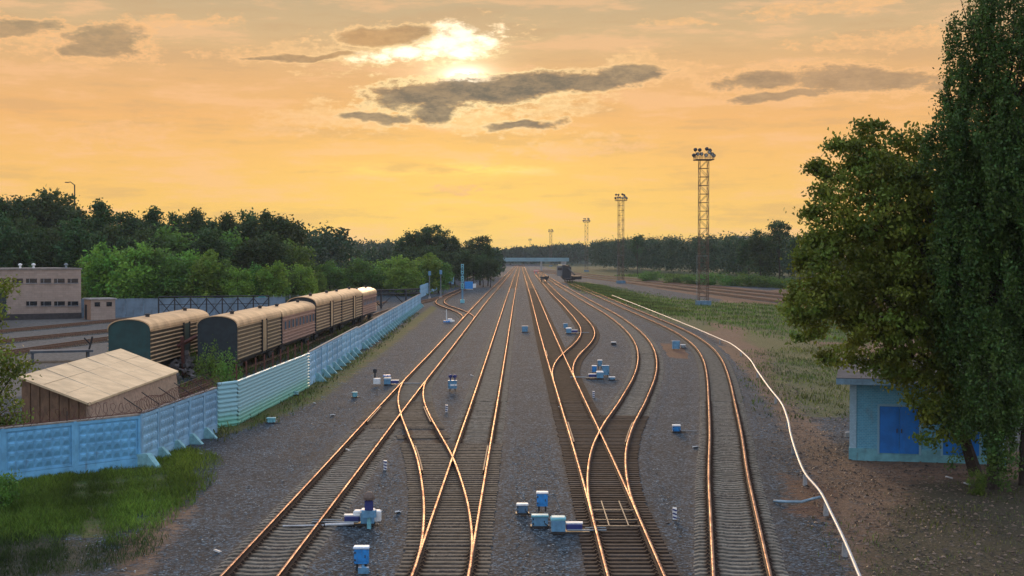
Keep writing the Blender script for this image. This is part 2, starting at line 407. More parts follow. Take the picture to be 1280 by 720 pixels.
def ground_mat():
    m, nt, out = newmat('yard_ground')
    pos = nt.n('ShaderNodeNewGeometry').outputs['Position']
    za = nt.n('ShaderNodeSeparateColor', i_0=nt.n('ShaderNodeAttribute', attribute_name='zone_a').outputs['Color']).outputs
    zb = nt.n('ShaderNodeSeparateColor', i_0=nt.n('ShaderNodeAttribute', attribute_name='zone_b').outputs['Color']).outputs
    zc = nt.n('ShaderNodeAttribute', attribute_name='zone_c').outputs['Fac']
    n1 = nt.noise(pos, .55, 8, .68); n2 = nt.noise(pos, 2.2, 6, .65); n3 = nt.noise(pos, 9., 5, .7); n4 = nt.noise(pos, 30., 3, .6)
    nn = nt.m('ADD', nt.m('MULTIPLY', n1, .6), nt.m('MULTIPLY', n2, .4))
    def msk(z, w=.9): return nt.smooth(nt.m('ADD', z, nt.m('MULTIPLY', nt.m('SUBTRACT', nn, .5), w)), .38, .62)
    c, h = gravel_nodes(nt, pos, *GRAV)
    fine = nt.m('ADD', .6, nt.m('MULTIPLY', n4, .8))
    def speck(a, b, f): return nt.mix(nt.smooth(f, .3, .7), a, b)
    dirt = speck((.055, .033, .02), (.25, .15, .09), nt.m('ADD', nt.m('MULTIPLY', n3, .55), nt.m('MULTIPLY', n2, .45)))
    dirt = nt.mix(nt.m('MULTIPLY', nt.smooth(nt.noise(pos, 1.1, 6, .7), .52, .66), .6), dirt, (.06, .062, .058))
    grass = nt.mix(nt.smooth(n1, .42, .62), speck((.016, .034, .008), (.062, .105, .018), n3), speck((.05, .045, .022), (.11, .10, .045), n3))
    weed = speck((.045, .055, .018), (.12, .125, .045), n3)
    rust = speck((.04, .024, .016), (.17, .088, .055), n3)
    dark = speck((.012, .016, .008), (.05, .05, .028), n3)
    conc = speck((.065, .063, .058), (.145, .14, .128), n2)
    field = speck((.014, .028, .008), (.038, .056, .016), nt.noise(pos, .4, 6, .7))
    ftex = nt.m('MULTIPLY', fine, 1.)
    c = nt.mix(nt.m('MULTIPLY', msk(za[1], 1.), .92), c, dirt)
    c = nt.mix(msk(zb[0], 1.1), c, rust)
    c = nt.mix(nt.m('MULTIPLY', msk(za[2], .9), .85), c, weed)
    c = nt.mix(msk(zb[1], .2), c, conc)
    c = nt.mix(msk(za[0], 1.7), c, grass)
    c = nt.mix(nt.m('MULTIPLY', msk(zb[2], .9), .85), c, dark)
    c = nt.mix(msk(zc, .3), c, field)
    c = nt.mix(1., c, nt.mix(.5, (1, 1, 1), nt.n('ShaderNodeCombineColor', i_0=fine, i_1=fine, i_2=fine).outputs[0]), 'MULTIPLY')
    bp = nt.n('ShaderNodeBump', i_Strength=.8, i_Distance=.05, i_Height=nt.m('ADD', h, nt.m('MULTIPLY', n3, .8)))
    p = nt.n('ShaderNodeBsdfPrincipled', i_Base_Color=c, i_Roughness=.9, i_Normal=bp.outputs[0])
    p.inputs['Specular IOR Level'].default_value = .2
    nt.put(out.inputs[0], p.outputs[0])
    return m
gv = np.stack([GX, GY, GZ], -1).reshape(-1, 3)
ground = np_mesh('ground', gv, quads, ground_mat())
tag(ground, kind='structure')
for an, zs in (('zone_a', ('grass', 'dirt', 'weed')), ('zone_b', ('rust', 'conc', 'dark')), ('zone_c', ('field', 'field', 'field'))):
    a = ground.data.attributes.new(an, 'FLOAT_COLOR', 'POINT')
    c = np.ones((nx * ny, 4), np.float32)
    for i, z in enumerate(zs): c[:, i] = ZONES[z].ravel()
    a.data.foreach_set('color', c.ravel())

# ------------------------------------------------------------------ railway tracks
def bed_mat(name, dark, light, oil, rust):
    m, nt, out = newmat(name)
    pos = nt.n('ShaderNodeNewGeometry').outputs['Position']
    u = nt.n('ShaderNodeAttribute', attribute_name='across').outputs['Fac']
    au = nt.m('ABSOLUTE', u)
    c, h = gravel_nodes(nt, pos, dark, light)
    wob = nt.m('MULTIPLY', nt.m('SUBTRACT', nt.noise(pos, 1.5, 5), .5), .5)
    g, _ = gravel_nodes(nt, pos, *GRAV)
    c = nt.mix(nt.smooth(nt.m('ADD', au, nt.m('MULTIPLY', wob, 1.2)), 1.15, 1.6), c, g)
    near = nt.smooth(nt.m('ABSOLUTE', nt.m('SUBTRACT', nt.m('ADD', au, nt.m('MULTIPLY', wob, .4)), .8)), .55, .2)
    rc = nt.mix(nt.smooth(nt.noise(pos, 8, 5), .3, .7), tuple(x * .35 for x in rust), rust)
    c = nt.mix(nt.m('MULTIPLY', near, .95), c, rc)
    mid = nt.smooth(nt.m('ADD', au, wob), .5, .1)
    c = nt.mix(nt.m('MULTIPLY', mid, oil), c, (.016, .015, .015))
    bp = nt.n('ShaderNodeBump', i_Strength=.8, i_Distance=.04, i_Height=h)
    p = nt.n('ShaderNodeBsdfPrincipled', i_Base_Color=c, i_Roughness=.9, i_Normal=bp.outputs[0])
    p.inputs['Specular IOR Level'].default_value = .2
    nt.put(out.inputs[0], p.outputs[0]); return m
BED_GREY = bed_mat('grey_ballast', (.02, .019, .019), (.25, .235, .21), .35, (.042, .022, .014))
BED_OIL = bed_mat('oily_ballast', (.018, .017, .017), (.2, .19, .17), .85, (.042, .022, .014))
BED_BROWN = bed_mat('rust_brown_ballast', (.014, .011, .009), (.13, .095, .07), .3, (.042, .022, .014))
PROFILE = [(-.075, 0), (-.075, .012), (-.014, .034), (-.011, .13), (-.041, .145), (-.043, .17), (-.034, .18), (.034, .18), (.043, .17), (.041, .145), (.011, .13), (.014, .034), (.075, .012), (.075, 0)]
def sweep_rail(f, y0, y1, off, z0, parent, mats, name='rail', scale=1.):
    n = max(8, int((y1 - y0) / 1.2)); n = min(n, 400)
    Y = np.linspace(y0, y1, n) if y1 < 300 else y0 + (y1 - y0) * np.linspace(0, 1, n) ** 1.8
    X = f(Y); dx = (f(Y + .05) - f(Y - .05)) / .1
    nl = np.sqrt(1 + dx * dx); nxv, nyv = 1 / nl, -dx / nl
    pr = np.array(PROFILE) * scale; k = len(pr)
    V = np.zeros((n, k, 3))
    o = off + pr[None, :, 0]
    V[:, :, 0] = X[:, None] + nxv[:, None] * o
    V[:, :, 1] = Y[:, None] + nyv[:, None] * o
    V[:, :, 2] = z0 + pr[None, :, 1]
    ii = np.arange(n - 1)[:, None] * k; jj = np.arange(k)[None, :]
    q = np.stack([ii + jj, ii + k + jj, ii + k + (jj + 1) % k, ii + (jj + 1) % k], -1).reshape(-1, 4)
    mi = np.tile(np.array([1 if 5 <= j <= 7 else 0 for j in range(k)]), n - 1)
    return np_mesh(name, V.reshape(-1, 3), q, mats, mi=mi, parent=parent)
def bed(f, y0, y1, z, hw, mat, parent):
    n = min(500, max(10, int((y1 - y0) / 1.)))
    Y = y0 + (y1 - y0) * np.linspace(0, 1, n) ** 1.6
    X = f(Y); dx = (f(Y + .05) - f(Y - .05)) / .1; nl = np.sqrt(1 + dx * dx)
    prof = np.array([(-hw - .35, z - .09), (-hw, z), (-.8, z), (0, z + .004), (.8, z), (hw, z), (hw + .35, z - .09)])
    jit = np.random.RandomState(3).uniform(-.1, .1, (n, 2))
    k = len(prof); V = np.zeros((n, k, 3)); O = np.repeat(prof[None, :, 0], n, 0).copy()
    O[:, 0] += jit[:, 0]; O[:, 1] += jit[:, 0]; O[:, -1] += jit[:, 1]; O[:, -2] += jit[:, 1]
    V[:, :, 0] = X[:, None] + O / nl[:, None]; V[:, :, 1] = Y[:, None] - dx[:, None] / nl[:, None] * O; V[:, :, 2] = prof[None, :, 1]
    ii = np.arange(n - 1)[:, None] * k; jj = np.arange(k - 1)[None, :]
    q = np.stack([ii + jj, ii + jj + 1, ii + k + jj + 1, ii + k + jj], -1).reshape(-1, 4)
    o = np_mesh('ballast_bed', V.reshape(-1, 3), q, mat, parent=parent)
    a = o.data.attributes.new('across', 'FLOAT', 'POINT'); a.data.foreach_set('value', O.astype(np.float32).ravel())
    return o
def sleeper_mesh(kind, mat):
    b = MB()
    if kind == 'concrete':
        for x0, x1, h0, h1 in ((-1.35, -1.2, .0, .05), (-1.2, -.45, .05, .05), (-.45, -.25, .05, .022), (-.25, .25, .022, .022), (.25, .45, .022, .05), (.45, 1.2, .05, .05), (1.2, 1.35, .05, .0)):
            w0, w1 = .15, .12
            vs = [(x0, -w0, -.1), (x1, -w0, -.1), (x1, w0, -.1), (x0, w0, -.1), (x0, -w1, h0), (x1, -w1, h1), (x1, w1, h1), (x0, w1, h0)]
            b.add(vs, [(4, 5, 6, 7), (0, 1, 5, 4), (2, 3, 7, 6), (1, 2, 6, 5), (3, 0, 4, 7)])
    else:
        b.bbox((0, 0, -.025), (2.7, .24, .15), .015)
    for s in (-1, 1):
        b.box((s * .8, 0, .058), (.36, .17, .014), 1)
        for t in (-1, 1): b.box((s * .8 + t * .13, 0, .078), (.05, .1, .035), 1)
    o = b.build('sleeper', [mat, RUST]); me = o.data; bpy.data.objects.remove(o); return me
SL = {'conc': sleeper_mesh('concrete', CONC_SL), 'tan': sleeper_mesh('wood', WOOD_TAN), 'dark': sleeper_mesh('wood', WOOD_DK)}
def plain_sleeper(mat):
    o = MB().bbox((0, 0, -.025), (1, .24, .15), .012).build('sleeper', [mat]); me = o.data; bpy.data.objects.remove(o); return me
SLP = {'conc': plain_sleeper(CONC_SL), 'tan': plain_sleeper(WOOD_TAN), 'dark': plain_sleeper(WOOD_DK)}
rngs = random.Random(11)
BEDN = [0]
def track(label, pts, kind='conc', bedm=None, y0=None, y1=None, z=0., shiny=True, partners=(), skip=None, far_sl=400., spacing=.545, bedz=0., hw=1.75, sl_max=100, group='railway tracks of the yard', railz=0.):
    f, a, b = interp(pts)
    y0 = a if y0 is None else y0; y1 = b if y1 is None else y1
    t = empty('railway_track', (0, 0, 0), label=label, cat='railway track', group=group)
    BEDN[0] += 1
    if bedm: bed(f, y0, y1, z - .0025 * BEDN[0], hw, bedm, t)
    mats = [RUST, RAIL] if shiny else [RUSTRAIL, RUSTRAIL]
    for s in (-1, 1): sweep_rail(f, y0, y1, s * .7975, z + .062 + railz, t, mats)
    Y = max(y0, 38.5) + .3; n = 0; far = MB()
    while Y < min(y1, far_sl):
        sp = spacing * (1 + rngs.uniform(-.03, .03))
        x = float(f(Y)); sl = math.atan2(-(float(f(Y + .1)) - float(f(Y - .1))) / .2, 1)
        sl = math.atan((float(f(Y + .1)) - float(f(Y - .1))) / .2)
        if skip and skip(Y, x): Y += sp; continue
        lo, hi = -1.35, 1.35; k = kind
        for (pf, pa, pb, pk) in partners:
            if pa < Y < pb:
                off = float(pf(Y)) - x
                if abs(off) < 2.6: lo, hi = min(lo, off - 1.35), max(hi, off + 1.35); k = pk
        if callable(kind): k = kind(Y) if k is kind else k
        plain = hi - lo > 2.75
        jz = rngs.uniform(-.006, .006); jr = rngs.uniform(-.008, .008); je = rngs.uniform(-.03, .03)
        if n < sl_max:
            o = link('sleeper', SLP[k] if plain else SL[k], t, (x + ((lo + hi) / 2 if plain else 0) + je, Y, z + jz), -sl + jr)
            if plain: o.scale.x = hi - lo
        else:
            c = (lo + hi) / 2
            far.box((x + c, Y, z - .025), (hi - lo, .24, .15), 0, rz=-sl)
            for sd in (-1, 1): far.box((x + sd * .8, Y + sd * .8 * math.sin(-sl), z + .06), (.34, .2, .05), 1, rz=-sl)
        n += 1; Y += sp
    if far.v:
        kk = kind(200) if callable(kind) else kind
        o = far.build('sleeper', [FAR_SL[kk], RUST], t); o['kind'] = 'stuff'
    return t, f
GP = [(38, -2.26), (42, -2.26), (45, -2.29), (52, -2.62), (59.5, -3.22), (66, -3.86), (75, -4.95), (84, -6.04), (92, -6.85), (100, -7.38), (106, -7.6), (110, -7.63)]
DP = [(50, 3.27), (56, 3.36), (62, 3.63), (69, 4.14), (75.6, 4.84), (92, 7.0), (115, 9.75), (143, 12.05), (165, 13.05), (185, 13.5), (205, 13.7), (225, 13.7), (270, 13.2), (400, 11.9), (525, 11.05), (800, 9.4)]
FP = [(106, 3.16), (114, 3.24), (121, 3.53), (128, 4.0), (136, 4.75), (147, 5.9), (158, 6.92), (168, 7.6), (182, 8.15), (205, 8.42), (233, 8.42), (270, 8.34), (322, 8.04), (453, 7.7), (700, 7.3)]
HP = [(206, -7.45), (214, -7.55), (222, -8.15), (231, -9.05), (238, -9.95), (247, -11.2), (258, -12.9), (270, -14.4), (282, -15.4), (300, -16.1), (319, -16.1), (386, -15.4), (430, -15.2)]
fG = interp(GP)[0]; fD = interp(DP)[0]; fF = interp(FP)[0]; fH = interp(HP)[0]
AP = [(34, -7.66), (60, -7.63), (92, -7.65), (143, -7.5), (180, -7.45), (270, -7.37), (400, -6.9), (620, -6.0), (900, -5.), (1300, -3.6)]
BP = [(34, -2.28), (60, -2.26), (92, -2.22), (180, -2.2), (270, -2.2), (620, -1.9), (1300, -1.2)]
CP = [(34, 3.24), (60, 3.29), (92, 3.2), (143, 3.05), (270, 2.95), (620, 2.4), (1300, 1.4)]
EP = [(34, 5.35), (41.7, 6.26), (50, 7.25), (59.5, 8.39), (75, 10.4), (92, 12.5), (112, 14.9), (128, 16.6), (143, 17.8), (164, 18.7), (185, 18.9), (205, 18.7), (250, 18.1), (311, 17.5), (400, 16.4), (490, 15.4)]
kindB = lambda Y: 'tan' if Y < 71 else 'conc'
tA, fA = track('leftmost of the long shiny straight tracks, nearest the blue fence', AP, lambda Y: 'tan' if 80 < Y < 112 else 'conc', BED_GREY, partners=((fG, 78, 112, 'tan'), (fH, 205, 246, 'tan')))
fB = interp(BP)[0]
tG, _ = track('crossover track curving between the two tracks left of centre', GP, 'tan', BED_GREY, y0=42.5, y1=109, skip=lambda Y, x: abs(x - float(fA(Y))) < 2.6 or abs(x - float(fB(Y))) < 2.6, bedz=-.008, hw=1.6, railz=.003)
tB, fB = track('oil-streaked straight track just left of the empty middle gravel strip', BP, kindB, BED_OIL, partners=((fG, 40, 72, 'tan'),))
tC, fC = track('straight track on dark brown timbers just right of the middle gravel strip', CP, 'dark', BED_BROWN, partners=((fD, 49, 85.5, 'dark'), (fF, 105, 151, 'dark')))
tD, _ = track('track branching right from the dark timbered track, its S-bend sweeping far right', DP, lambda Y: 'dark' if Y < 85 else 'conc', BED_GREY, skip=lambda Y, x: abs(x - float(fC(Y))) < 2.6, y0=51, bedz=-.008, railz=.003)
tE, fE = track('curved track on pale concrete sleepers nearest the white pipe', EP, 'conc', BED_GREY)
tF, _ = track('branch track leaving the timbered track farther off and ending at the dark low wagon', FP, 'dark', BED_BROWN, skip=lambda Y, x: abs(x - float(fC(Y))) < 2.6, y0=107, bedz=-.008, railz=.003)
tH, _ = track('branch track curling left behind the fence end to the pale blue signal post', HP, 'tan', BED_BROWN, skip=lambda Y, x: abs(x - float(fA(Y))) < 2.6, y0=207, y1=430, bedz=-.008, far_sl=330, railz=.003)
KP = [(90, -22.95), (131, -22.75), (172, -22.35), (212, -21.9), (250, -21.0), (280, -19.6), (305, -17.7), (325, -16.5), (340, -16.15)]
tK, fK = track('rusty siding under the row of tan wagons behind the fence', KP, 'dark', BED_BROWN, shiny=False, far_sl=300, bedz=-.016)
LP = [(86, -28.1), (126, -28.1), (200, -27.7), (290, -27.)]
tL, fL = track('rusty siding under the lone dark green wagon', LP, 'dark', BED_BROWN, shiny=False, far_sl=200, bedz=-.02)
def ytrack(label, p, q, **k):
    a, b = W(*p), W(*q); d = (b - a) / (b.y - a.y)
    pts = [(a.y - 30, a.x - 30 * d.x), (a.y, a.x), (b.y, b.x), (b.y + 60, b.x + 60 * d.x)]
    return track(label, pts, 'tan', BED_BROWN, group='yard tracks by the beige building', far_sl=230, **k)
ytrack('yard track on concrete closest to the beige building', (5, 415), (135, 402.5), shiny=False)
ytrack('middle yard track between the beige building and the nearest yard track', (12, 427), (135, 414.5), shiny=False)
ytrack('yard track on concrete closest to the tan roofed shed', (0, 444), (135, 424.5), shiny=False)
for lb, p, q in (('rusty track nearest the far green bushes beyond the first lattice mast', (985, 369), (772, 347)), ('middle one of three rusty tracks crossing behind the first lattice mast', (985, 373.5), (768, 349)), ('rusty track passing right at the foot of the first lattice mast', (985, 379), (762, 351))):
    a, b = W(*p), W(*q); d = (b - a) / (b.y - a.y)
    track(lb, [(a.y - 120, a.x - 120 * d.x), (a.y, a.x), (b.y, b.x), (b.y + 300, b.x + 300 * d.x)], 'tan', BED_BROWN, shiny=False, far_sl=420, spacing=.6, group='rusty tracks on the right', sl_max=60)

# check rails beside the frogs, parts of their tracks
def check_rail(t, f, y0, y1, off):
    sweep_rail(f, y0, y1, off, .055, t, [RUST, RUSTRAIL], 'check_rail', .9)
check_rail(tA, fA, 80, 88, -.7975 + .11); check_rail(tB, fB, 62, 70, .7975 - .11)
check_rail(tC, fC, 71.5, 80, -.7975 + .11); check_rail(tD, fD, 71.5, 80, .7975 - .11)
check_rail(tG, fG, 80, 88, .7975 - .11); check_rail(tG, fG, 62, 70, -.7975 + .11)
check_rail(tC, fC, 132, 140, -.7975 + .11); check_rail(tF, fF, 132, 140, .7975 - .11)

# ------------------------------------------------------------------ fences
def panel_mesh(L, H, mat, rows=3, cols=7, name='panel'):
    """concrete panel, x along the length from 0 to L, front face towards -y, relief of faceted cushions"""
    b = MB()
    b.box((L / 2, .07, H / 2 + .0), (L, .10, H))
    b.box((L / 2, -.005, .2), (L, .05, .4))
    b.box((L / 2, -.012, .44), (L - .1, .03, .05)); b.box((L / 2, -.012, H - .06), (L - .1, .064, .12))
    for x in (.08, L - .08): b.box((x, -.014, H / 2 + .15), (.14, .05, H - .42))
    x0, x1, z0, z1 = .2, L - .2, .52, H - .16
    cw, ch = (x1 - x0) / cols, (z1 - z0) / rows
    for i in range(cols):
        for j in range(rows):
            a, c = x0 + i * cw, z0 + j * ch; g = .025
            vs = [(a + g, .019, c + g), (a + cw - g, .019, c + g), (a + cw - g, .019, c + ch - g), (a + g, .019, c + ch - g),
                  (a + cw * .28, -.05, c + ch * .55), (a + cw * .72, -.05, c + ch * .55), (a + cw * .66, -.05, c + ch * .8), (a + cw * .34, -.05, c + ch * .8)]
            b.add(vs, [(4, 7, 6, 5), (0, 4, 5, 1), (1, 5, 6, 2), (2, 6, 7, 3), (3, 7, 4, 0)])
    o = b.build(name, [mat]); me = o.data; bpy.data.objects.remove(o); return me
def foot_mesh(sz=1.):
    b = MB()
    b.prism([(-.85 * sz, 0), (.35, 0), (.3, .62 * sz), (-.22 * sz, .68 * sz)], 'x', -.2 * sz, .2 * sz)
    o = b.build('footing', [FOOT]); me = o.data; bpy.data.objects.remove(o); return me
def fence_run(root, a, b, n, H, mat, rows, cols, feet=True, z0=-.1, fsz=.8, cope=True):
    a = Vector(a); b = Vector(b); d = (b - a); L = d.length / n; ang = math.atan2(d.y, d.x)
    me = panel_mesh(L - .03, H, mat, rows, cols); fm = foot_mesh(fsz); pm = MB().box((0, .05, H / 2), (.14, .2, H + .06)).build('post', [mat]); pme = pm.data; bpy.data.objects.remove(pm)
    for i in range(n):
        p = a + d * (i / n)
        rr = random.Random(i * 7 + n)
        link('panel', me, root, (p.x, p.y, z0 + rr.uniform(-.03, .03)), ang + rr.uniform(-.008, .008))
        link('post', pme, root, (p.x - math.cos(ang) * .015, p.y, z0), ang)
        if feet and i: link('footing', fm, root, (p.x, p.y, z0), ang + rr.uniform(-.06, .06))
    if cope:
        cp = MB(); m = (a + b) / 2
        cp.box((0, .06, 0), (d.length, .17, .05))
        cp.build('coping', [COPE], root, (m.x, m.y, z0 + H + .055), ang)
nf = empty('concrete_fence', label='near bright blue concrete panel fence with faceted cushion panels below the tan shed roof', cat='fence')
c0 = W(-40, 609)[:2]; c1 = tuple(W(175, 583)[:2]); c2 = tuple(W(270, 540)[:2])
c0 = Vector(c1) + (Vector(W(0, 606)[:2]) - Vector(c1)) * 1.5
fence_run(nf, (c0.x, c0.y), c1, 3, 2.25, FENCE_B, 4, 7, feet=False, z0=-.05)
fence_run(nf, c1, c2, 5, 2.3, FENCE_P, 4, 6, z0=-.05)
for px, py in ((177, 583),):
    q = W(px, py); link('footing', foot_mesh(.9), nf, (q.x + .1, q.y - .1, -.05), R(70))
# barbed wire coil on rusty brackets along that fence
bw = empty('barbed_wire', label='rusty barbed wire coil strung on slanted brackets along the near blue concrete fence', cat='barbed wire')
def coil(a, b, r, turns, z):
    a = Vector((*a, z)); b = Vector((*b, z)); d = (b - a); t = d.normalized(); u = Vector((0, 0, 1)); w = t.cross(u)
    rr = random.Random(int(turns * 10)); pts = []
    N = int(turns * 9)
    for i in range(N + 1):
        s = i / N; an = 2 * math.pi * turns * s
        q = a + d * s + (u * (math.sin(an) * r * (1 + .3 * math.sin(s * 19))) + w * (math.cos(an) * r)) + t * rr.uniform(-.06, .06)
        pts.append(q)
    return pts
mb = MB()
mb.tube(coil((c0.x, c0.y), c1, .3, 26, 2.6), .011, 3); mb.tube(coil(c1, c2, .28, 36, 2.62), .011, 3)
mb.tube([Vector((*c1, 2.35)), Vector((*c2, 2.4))], .012, 3); mb.tube([Vector((c0.x, c0.y, 2.32)), Vector((*c1, 2.35))], .018, 3)
mb.build('wire_coil', [REDBR], bw)
for i in range(6):
    p = Vector(c1).lerp(Vector(c2), i / 5); b_ = MB()
    b_.tube([(p.x, p.y + .05, 2.2), (p.x, p.y + .05, 2.45), (p.x - .75, p.y - .1, 3.0)], .022, 4); b_.build('bracket', [BLACK], bw)
b_ = MB(); p = Vector(c1).lerp(c0, .37); b_.tube([(p.x, p.y, 2.15), (p.x, p.y, 2.7)], .022, 4); b_.build('bracket', [BLACK], bw)

# corrugated turquoise metal fence with posts
def tealmat():
    m, nt, out = newmat('faded_turquoise_sheet')
    tc = nt.n('ShaderNodeTexCoord').outputs['Object']
    z = nt.n('ShaderNodeSeparateXYZ', i_0=tc).outputs[2]
    n = nt.noise(tc, 1.2, 6, .65)
    f = nt.smooth(nt.m('ADD', z, nt.m('MULTIPLY', n, .6)), .4, 1.4)
    c = nt.mix(f, (.15, .44, .34), (.27, .50, .55))
    c = nt.mix(nt.m('MULTIPLY', nt.smooth(nt.noise(nt.scalevec(tc, (1, 1, .2)), 3, 8, .7), .55, .75), .3), c, (.12, .10, .07))
    p = nt.n('ShaderNodeBsdfPrincipled', i_Base_Color=c, i_Roughness=.5); nt.put(out.inputs[0], p.outputs[0]); return m
TURQ = tealmat()
gf = empty('corrugated_fence', label='turquoise corrugated metal fence with rusty posts sticking up, between the two concrete fences', cat='fence')
g0, g1, g2 = W(271, 535)[:2], W(296, 531)[:2], W(386, 484)[:2]
def corr(a, b, H, nr):
    a = Vector(a); b = Vector(b); d = b - a; ang = math.atan2(d.y, d.x); m = MB(); L = d.length
    prof = []
    for i in range(nr):
        z = H * i / nr; h = H / nr
        prof += [(0.03, z), (0.03, z + h * .3), (-.05, z + h * .5), (-.05, z + h * .8)]
    prof.append((.03, H))
    nseg = max(1, round(L / 2.6))
    for s in range(nseg):
        x0, x1 = L * s / nseg, L * (s + 1) / nseg - .012
        vs = [(x0, y, z) for y, z in prof] + [(x1, y, z) for y, z in prof]; k = len(prof)
        vs += [(x, .05, z) for x in (x0, x1) for z in (0, H)]
        m.add(vs, [(i, k + i, k + i + 1, i + 1) for i in range(k - 1)] + [(2 * k, 2 * k + 1, 2 * k + 3, 2 * k + 2)])
    m.build('corrugated_sheet', [TURQ], gf, (a.x, a.y, -.05), ang)
corr(g0, g1, 2.45, 10); corr(g1, g2, 2.45, 12)
for i in range(10):
    p = Vector(g1).lerp(Vector(g2), i / 9.0); b_ = MB(); b_.box((0, 0, 1.62), (.07, .07, 3.3)); b_.build('post', [REDBR], gf, (p.x - .08, p.y + .1, 0), 0)
lf = empty('concrete_fence', label='long pale blue concrete fence with a row of footings running along the tan wagons', cat='fence')
fence_run(lf, W(386, 482)[:2], W(447, 439)[:2], 10, 2.35, FENCE_P, 3, 3, z0=-.05, fsz=.95)
fence_run(lf, W(447, 439)[:2], W(526, 382)[:2], 32, 2.2, FENCE_P, 3, 3, z0=-.05, fsz=.95)
ef = empty('concrete_fence', label='short far pale blue fence section past the gap where the siding passes', cat='fence')
fence_run(ef, (W(525.5, 372)[0], W(525, 372)[1]), (W(549, 361)[0], W(549, 361)[1]), 14, 2.6, FENCE_P, 2, 3, feet=False, z0=0, cope=False)

# ------------------------------------------------------------------ tan roofed shed
sh = empty('storage_shed', label='low shed with a broad pale tan sloping roof behind the near blue fence', cat='shed')
S4, S3, S2, S1 = Vector((-19.6, 67.0, 2.55)), Vector((-20.0, 85.6, 2.5)), Vector((-24.3, 89.6, 3.55)), Vector((-23.8, 70.3, 3.5))
def slab(root, name, mats, pts, th, off=(0, 0, 0)):
    b = MB(); vs = [Vector(p) + Vector(off) for p in pts]; k = len(vs)
    b.add(vs + [v - Vector((0, 0, th)) for v in vs], [tuple(range(k)), tuple(reversed(range(k, 2 * k)))] + [(i, i + k, (i + 1) % k + k, (i + 1) % k) for i in range(k)])
    return b.build(name, mats, root)
def grow(p, c, e): d = Vector(p) - c; d.z = 0; return Vector(p) + d.normalized() * e
cc = (S1 + S2 + S3 + S4) / 4
slab(sh, 'roof', [ROOF_SHED], [grow(p, cc, .3) for p in (S4, S3, S2, S1)], .1)
mb = MB()
for t in (.2, .4, .6, .8):   # sheet joints of the roof
    a = S4.lerp(S3, t); b = S1.lerp(S2, t); mb.tube([a + Vector((0, 0, .012)), b + Vector((0, 0, .012))], .014, 4)
for t in (.33, .66):
    a = S4.lerp(S1, t); b = S3.lerp(S2, t); mb.tube([a + Vector((0, 0, .01)), b + Vector((0, 0, .01))], .012, 4)
mb.build('roof_seam', [M('seam', (.36, .30, .21), .7)], sh)
def wallq(root, name, mat, a, b, za, zb, z0=-.1, th=.14, out=0.):
    a = Vector((a[0], a[1], 0)); b = Vector((b[0], b[1], 0)); d = (b - a).normalized(); n = Vector((d.y, -d.x, 0)) * th
    m = MB(); vs = []
    for o in (Vector(), -n):
        vs += [a + o + Vector((0, 0, z0)), b + o + Vector((0, 0, z0)), b + o + Vector((0, 0, zb)), a + o + Vector((0, 0, za))]
    if out: vs[0] += n / th * out; vs[1] += n / th * out
    m.add(vs, [(0, 1, 2, 3), (7, 6, 5, 4), (0, 4, 5, 1), (1, 5, 6, 2), (2, 6, 7, 3), (3, 7, 4, 0)])
    return m.build(name, [mat], root)
wallq(sh, 'side_wall', PINKW, S4, S3, 2.43, 2.38, out=.35)
wallq(sh, 'back_wall', PINKW, S3, S2, 2.38, 3.4); wallq(sh, 'back_wall', PINKW, S2, S1, 3.4, 3.38)
for i in range(7):
    a = S1.lerp(S4, i / 7); b = S1.lerp(S4, (i + .9) / 7)
    wallq(sh, 'plank_wall', PLANK, a, b, a.z - .1, b.z - .1, th=.1)
wallq(sh, 'plank_wall', BLACK, S1 + Vector((0, .15, 0)), S4 + Vector((0, .15, 0)), 3.3, 2.35, th=.05)
# grey platform and post behind the shed
pf = empty('loading_platform', W(75, 452), R(20), label='small dark grey trailer platform on the concrete behind the tan roofed shed', cat='platform')
MB().box((0, 0, .9), (5.2, 2, .18)).box((-2.4, 0, .45), (.2, 1.8, .9)).box((2.2, 0, .45), (.2, 1.8, .9)).build('deck', [M('slate_grey', (.06, .075, .09), .7)], pf)
MB().tube([(2.3, 0, .9), (2.6, 0, 2.1)], .09, 6).tube([(2.45, 0, 1.4), (1.9, 0, 2.0)], .07, 6).build('lever', [BLACK], pf)
# rubble and beam
rub = MB(); rr = random.Random(5)
rc = W(232, 470)
for i in range(240):
    a = rr.uniform(0, 6.28); q = abs(rr.gauss(0, 1.3)); s = rr.uniform(.12, .5)
    rub.box((rc.x + math.cos(a) * q * 1.1, rc.y + math.sin(a) * q * 1.8, max(0, 1.5 - q * .75) * rr.uniform(.4, 1) + s * .3), (s, s * rr.uniform(.5, 1.2), s * rr.uniform(.3, .8)), 0, rr.uniform(0, 3), rr.uniform(-.6, .6), rr.uniform(-.6, .6))
tag(rub.build('rubble', [M('grey_rubble', (.13, .12, .115), .95, 0, .5, 1.1)]), 'heap of broken grey rubble between the tan shed roof and the lone green wagon', 'rubble', kind='stuff')
bm_ = empty('steel_beam', (rc.x + .2, rc.y - 1.2, 0), label='rusty brown steel beam leaning out of the rubble heap', cat='beam')
MB().box((-.2, 0, 1.6), (.22, .22, 3.0), rx=.2).build('upright', [REDBR], bm_)
MB().tube([(-.6, 0, 2.3), (1.4, .2, 3.4)], .16, 4).build('crossbeam', [REDBR], bm_)

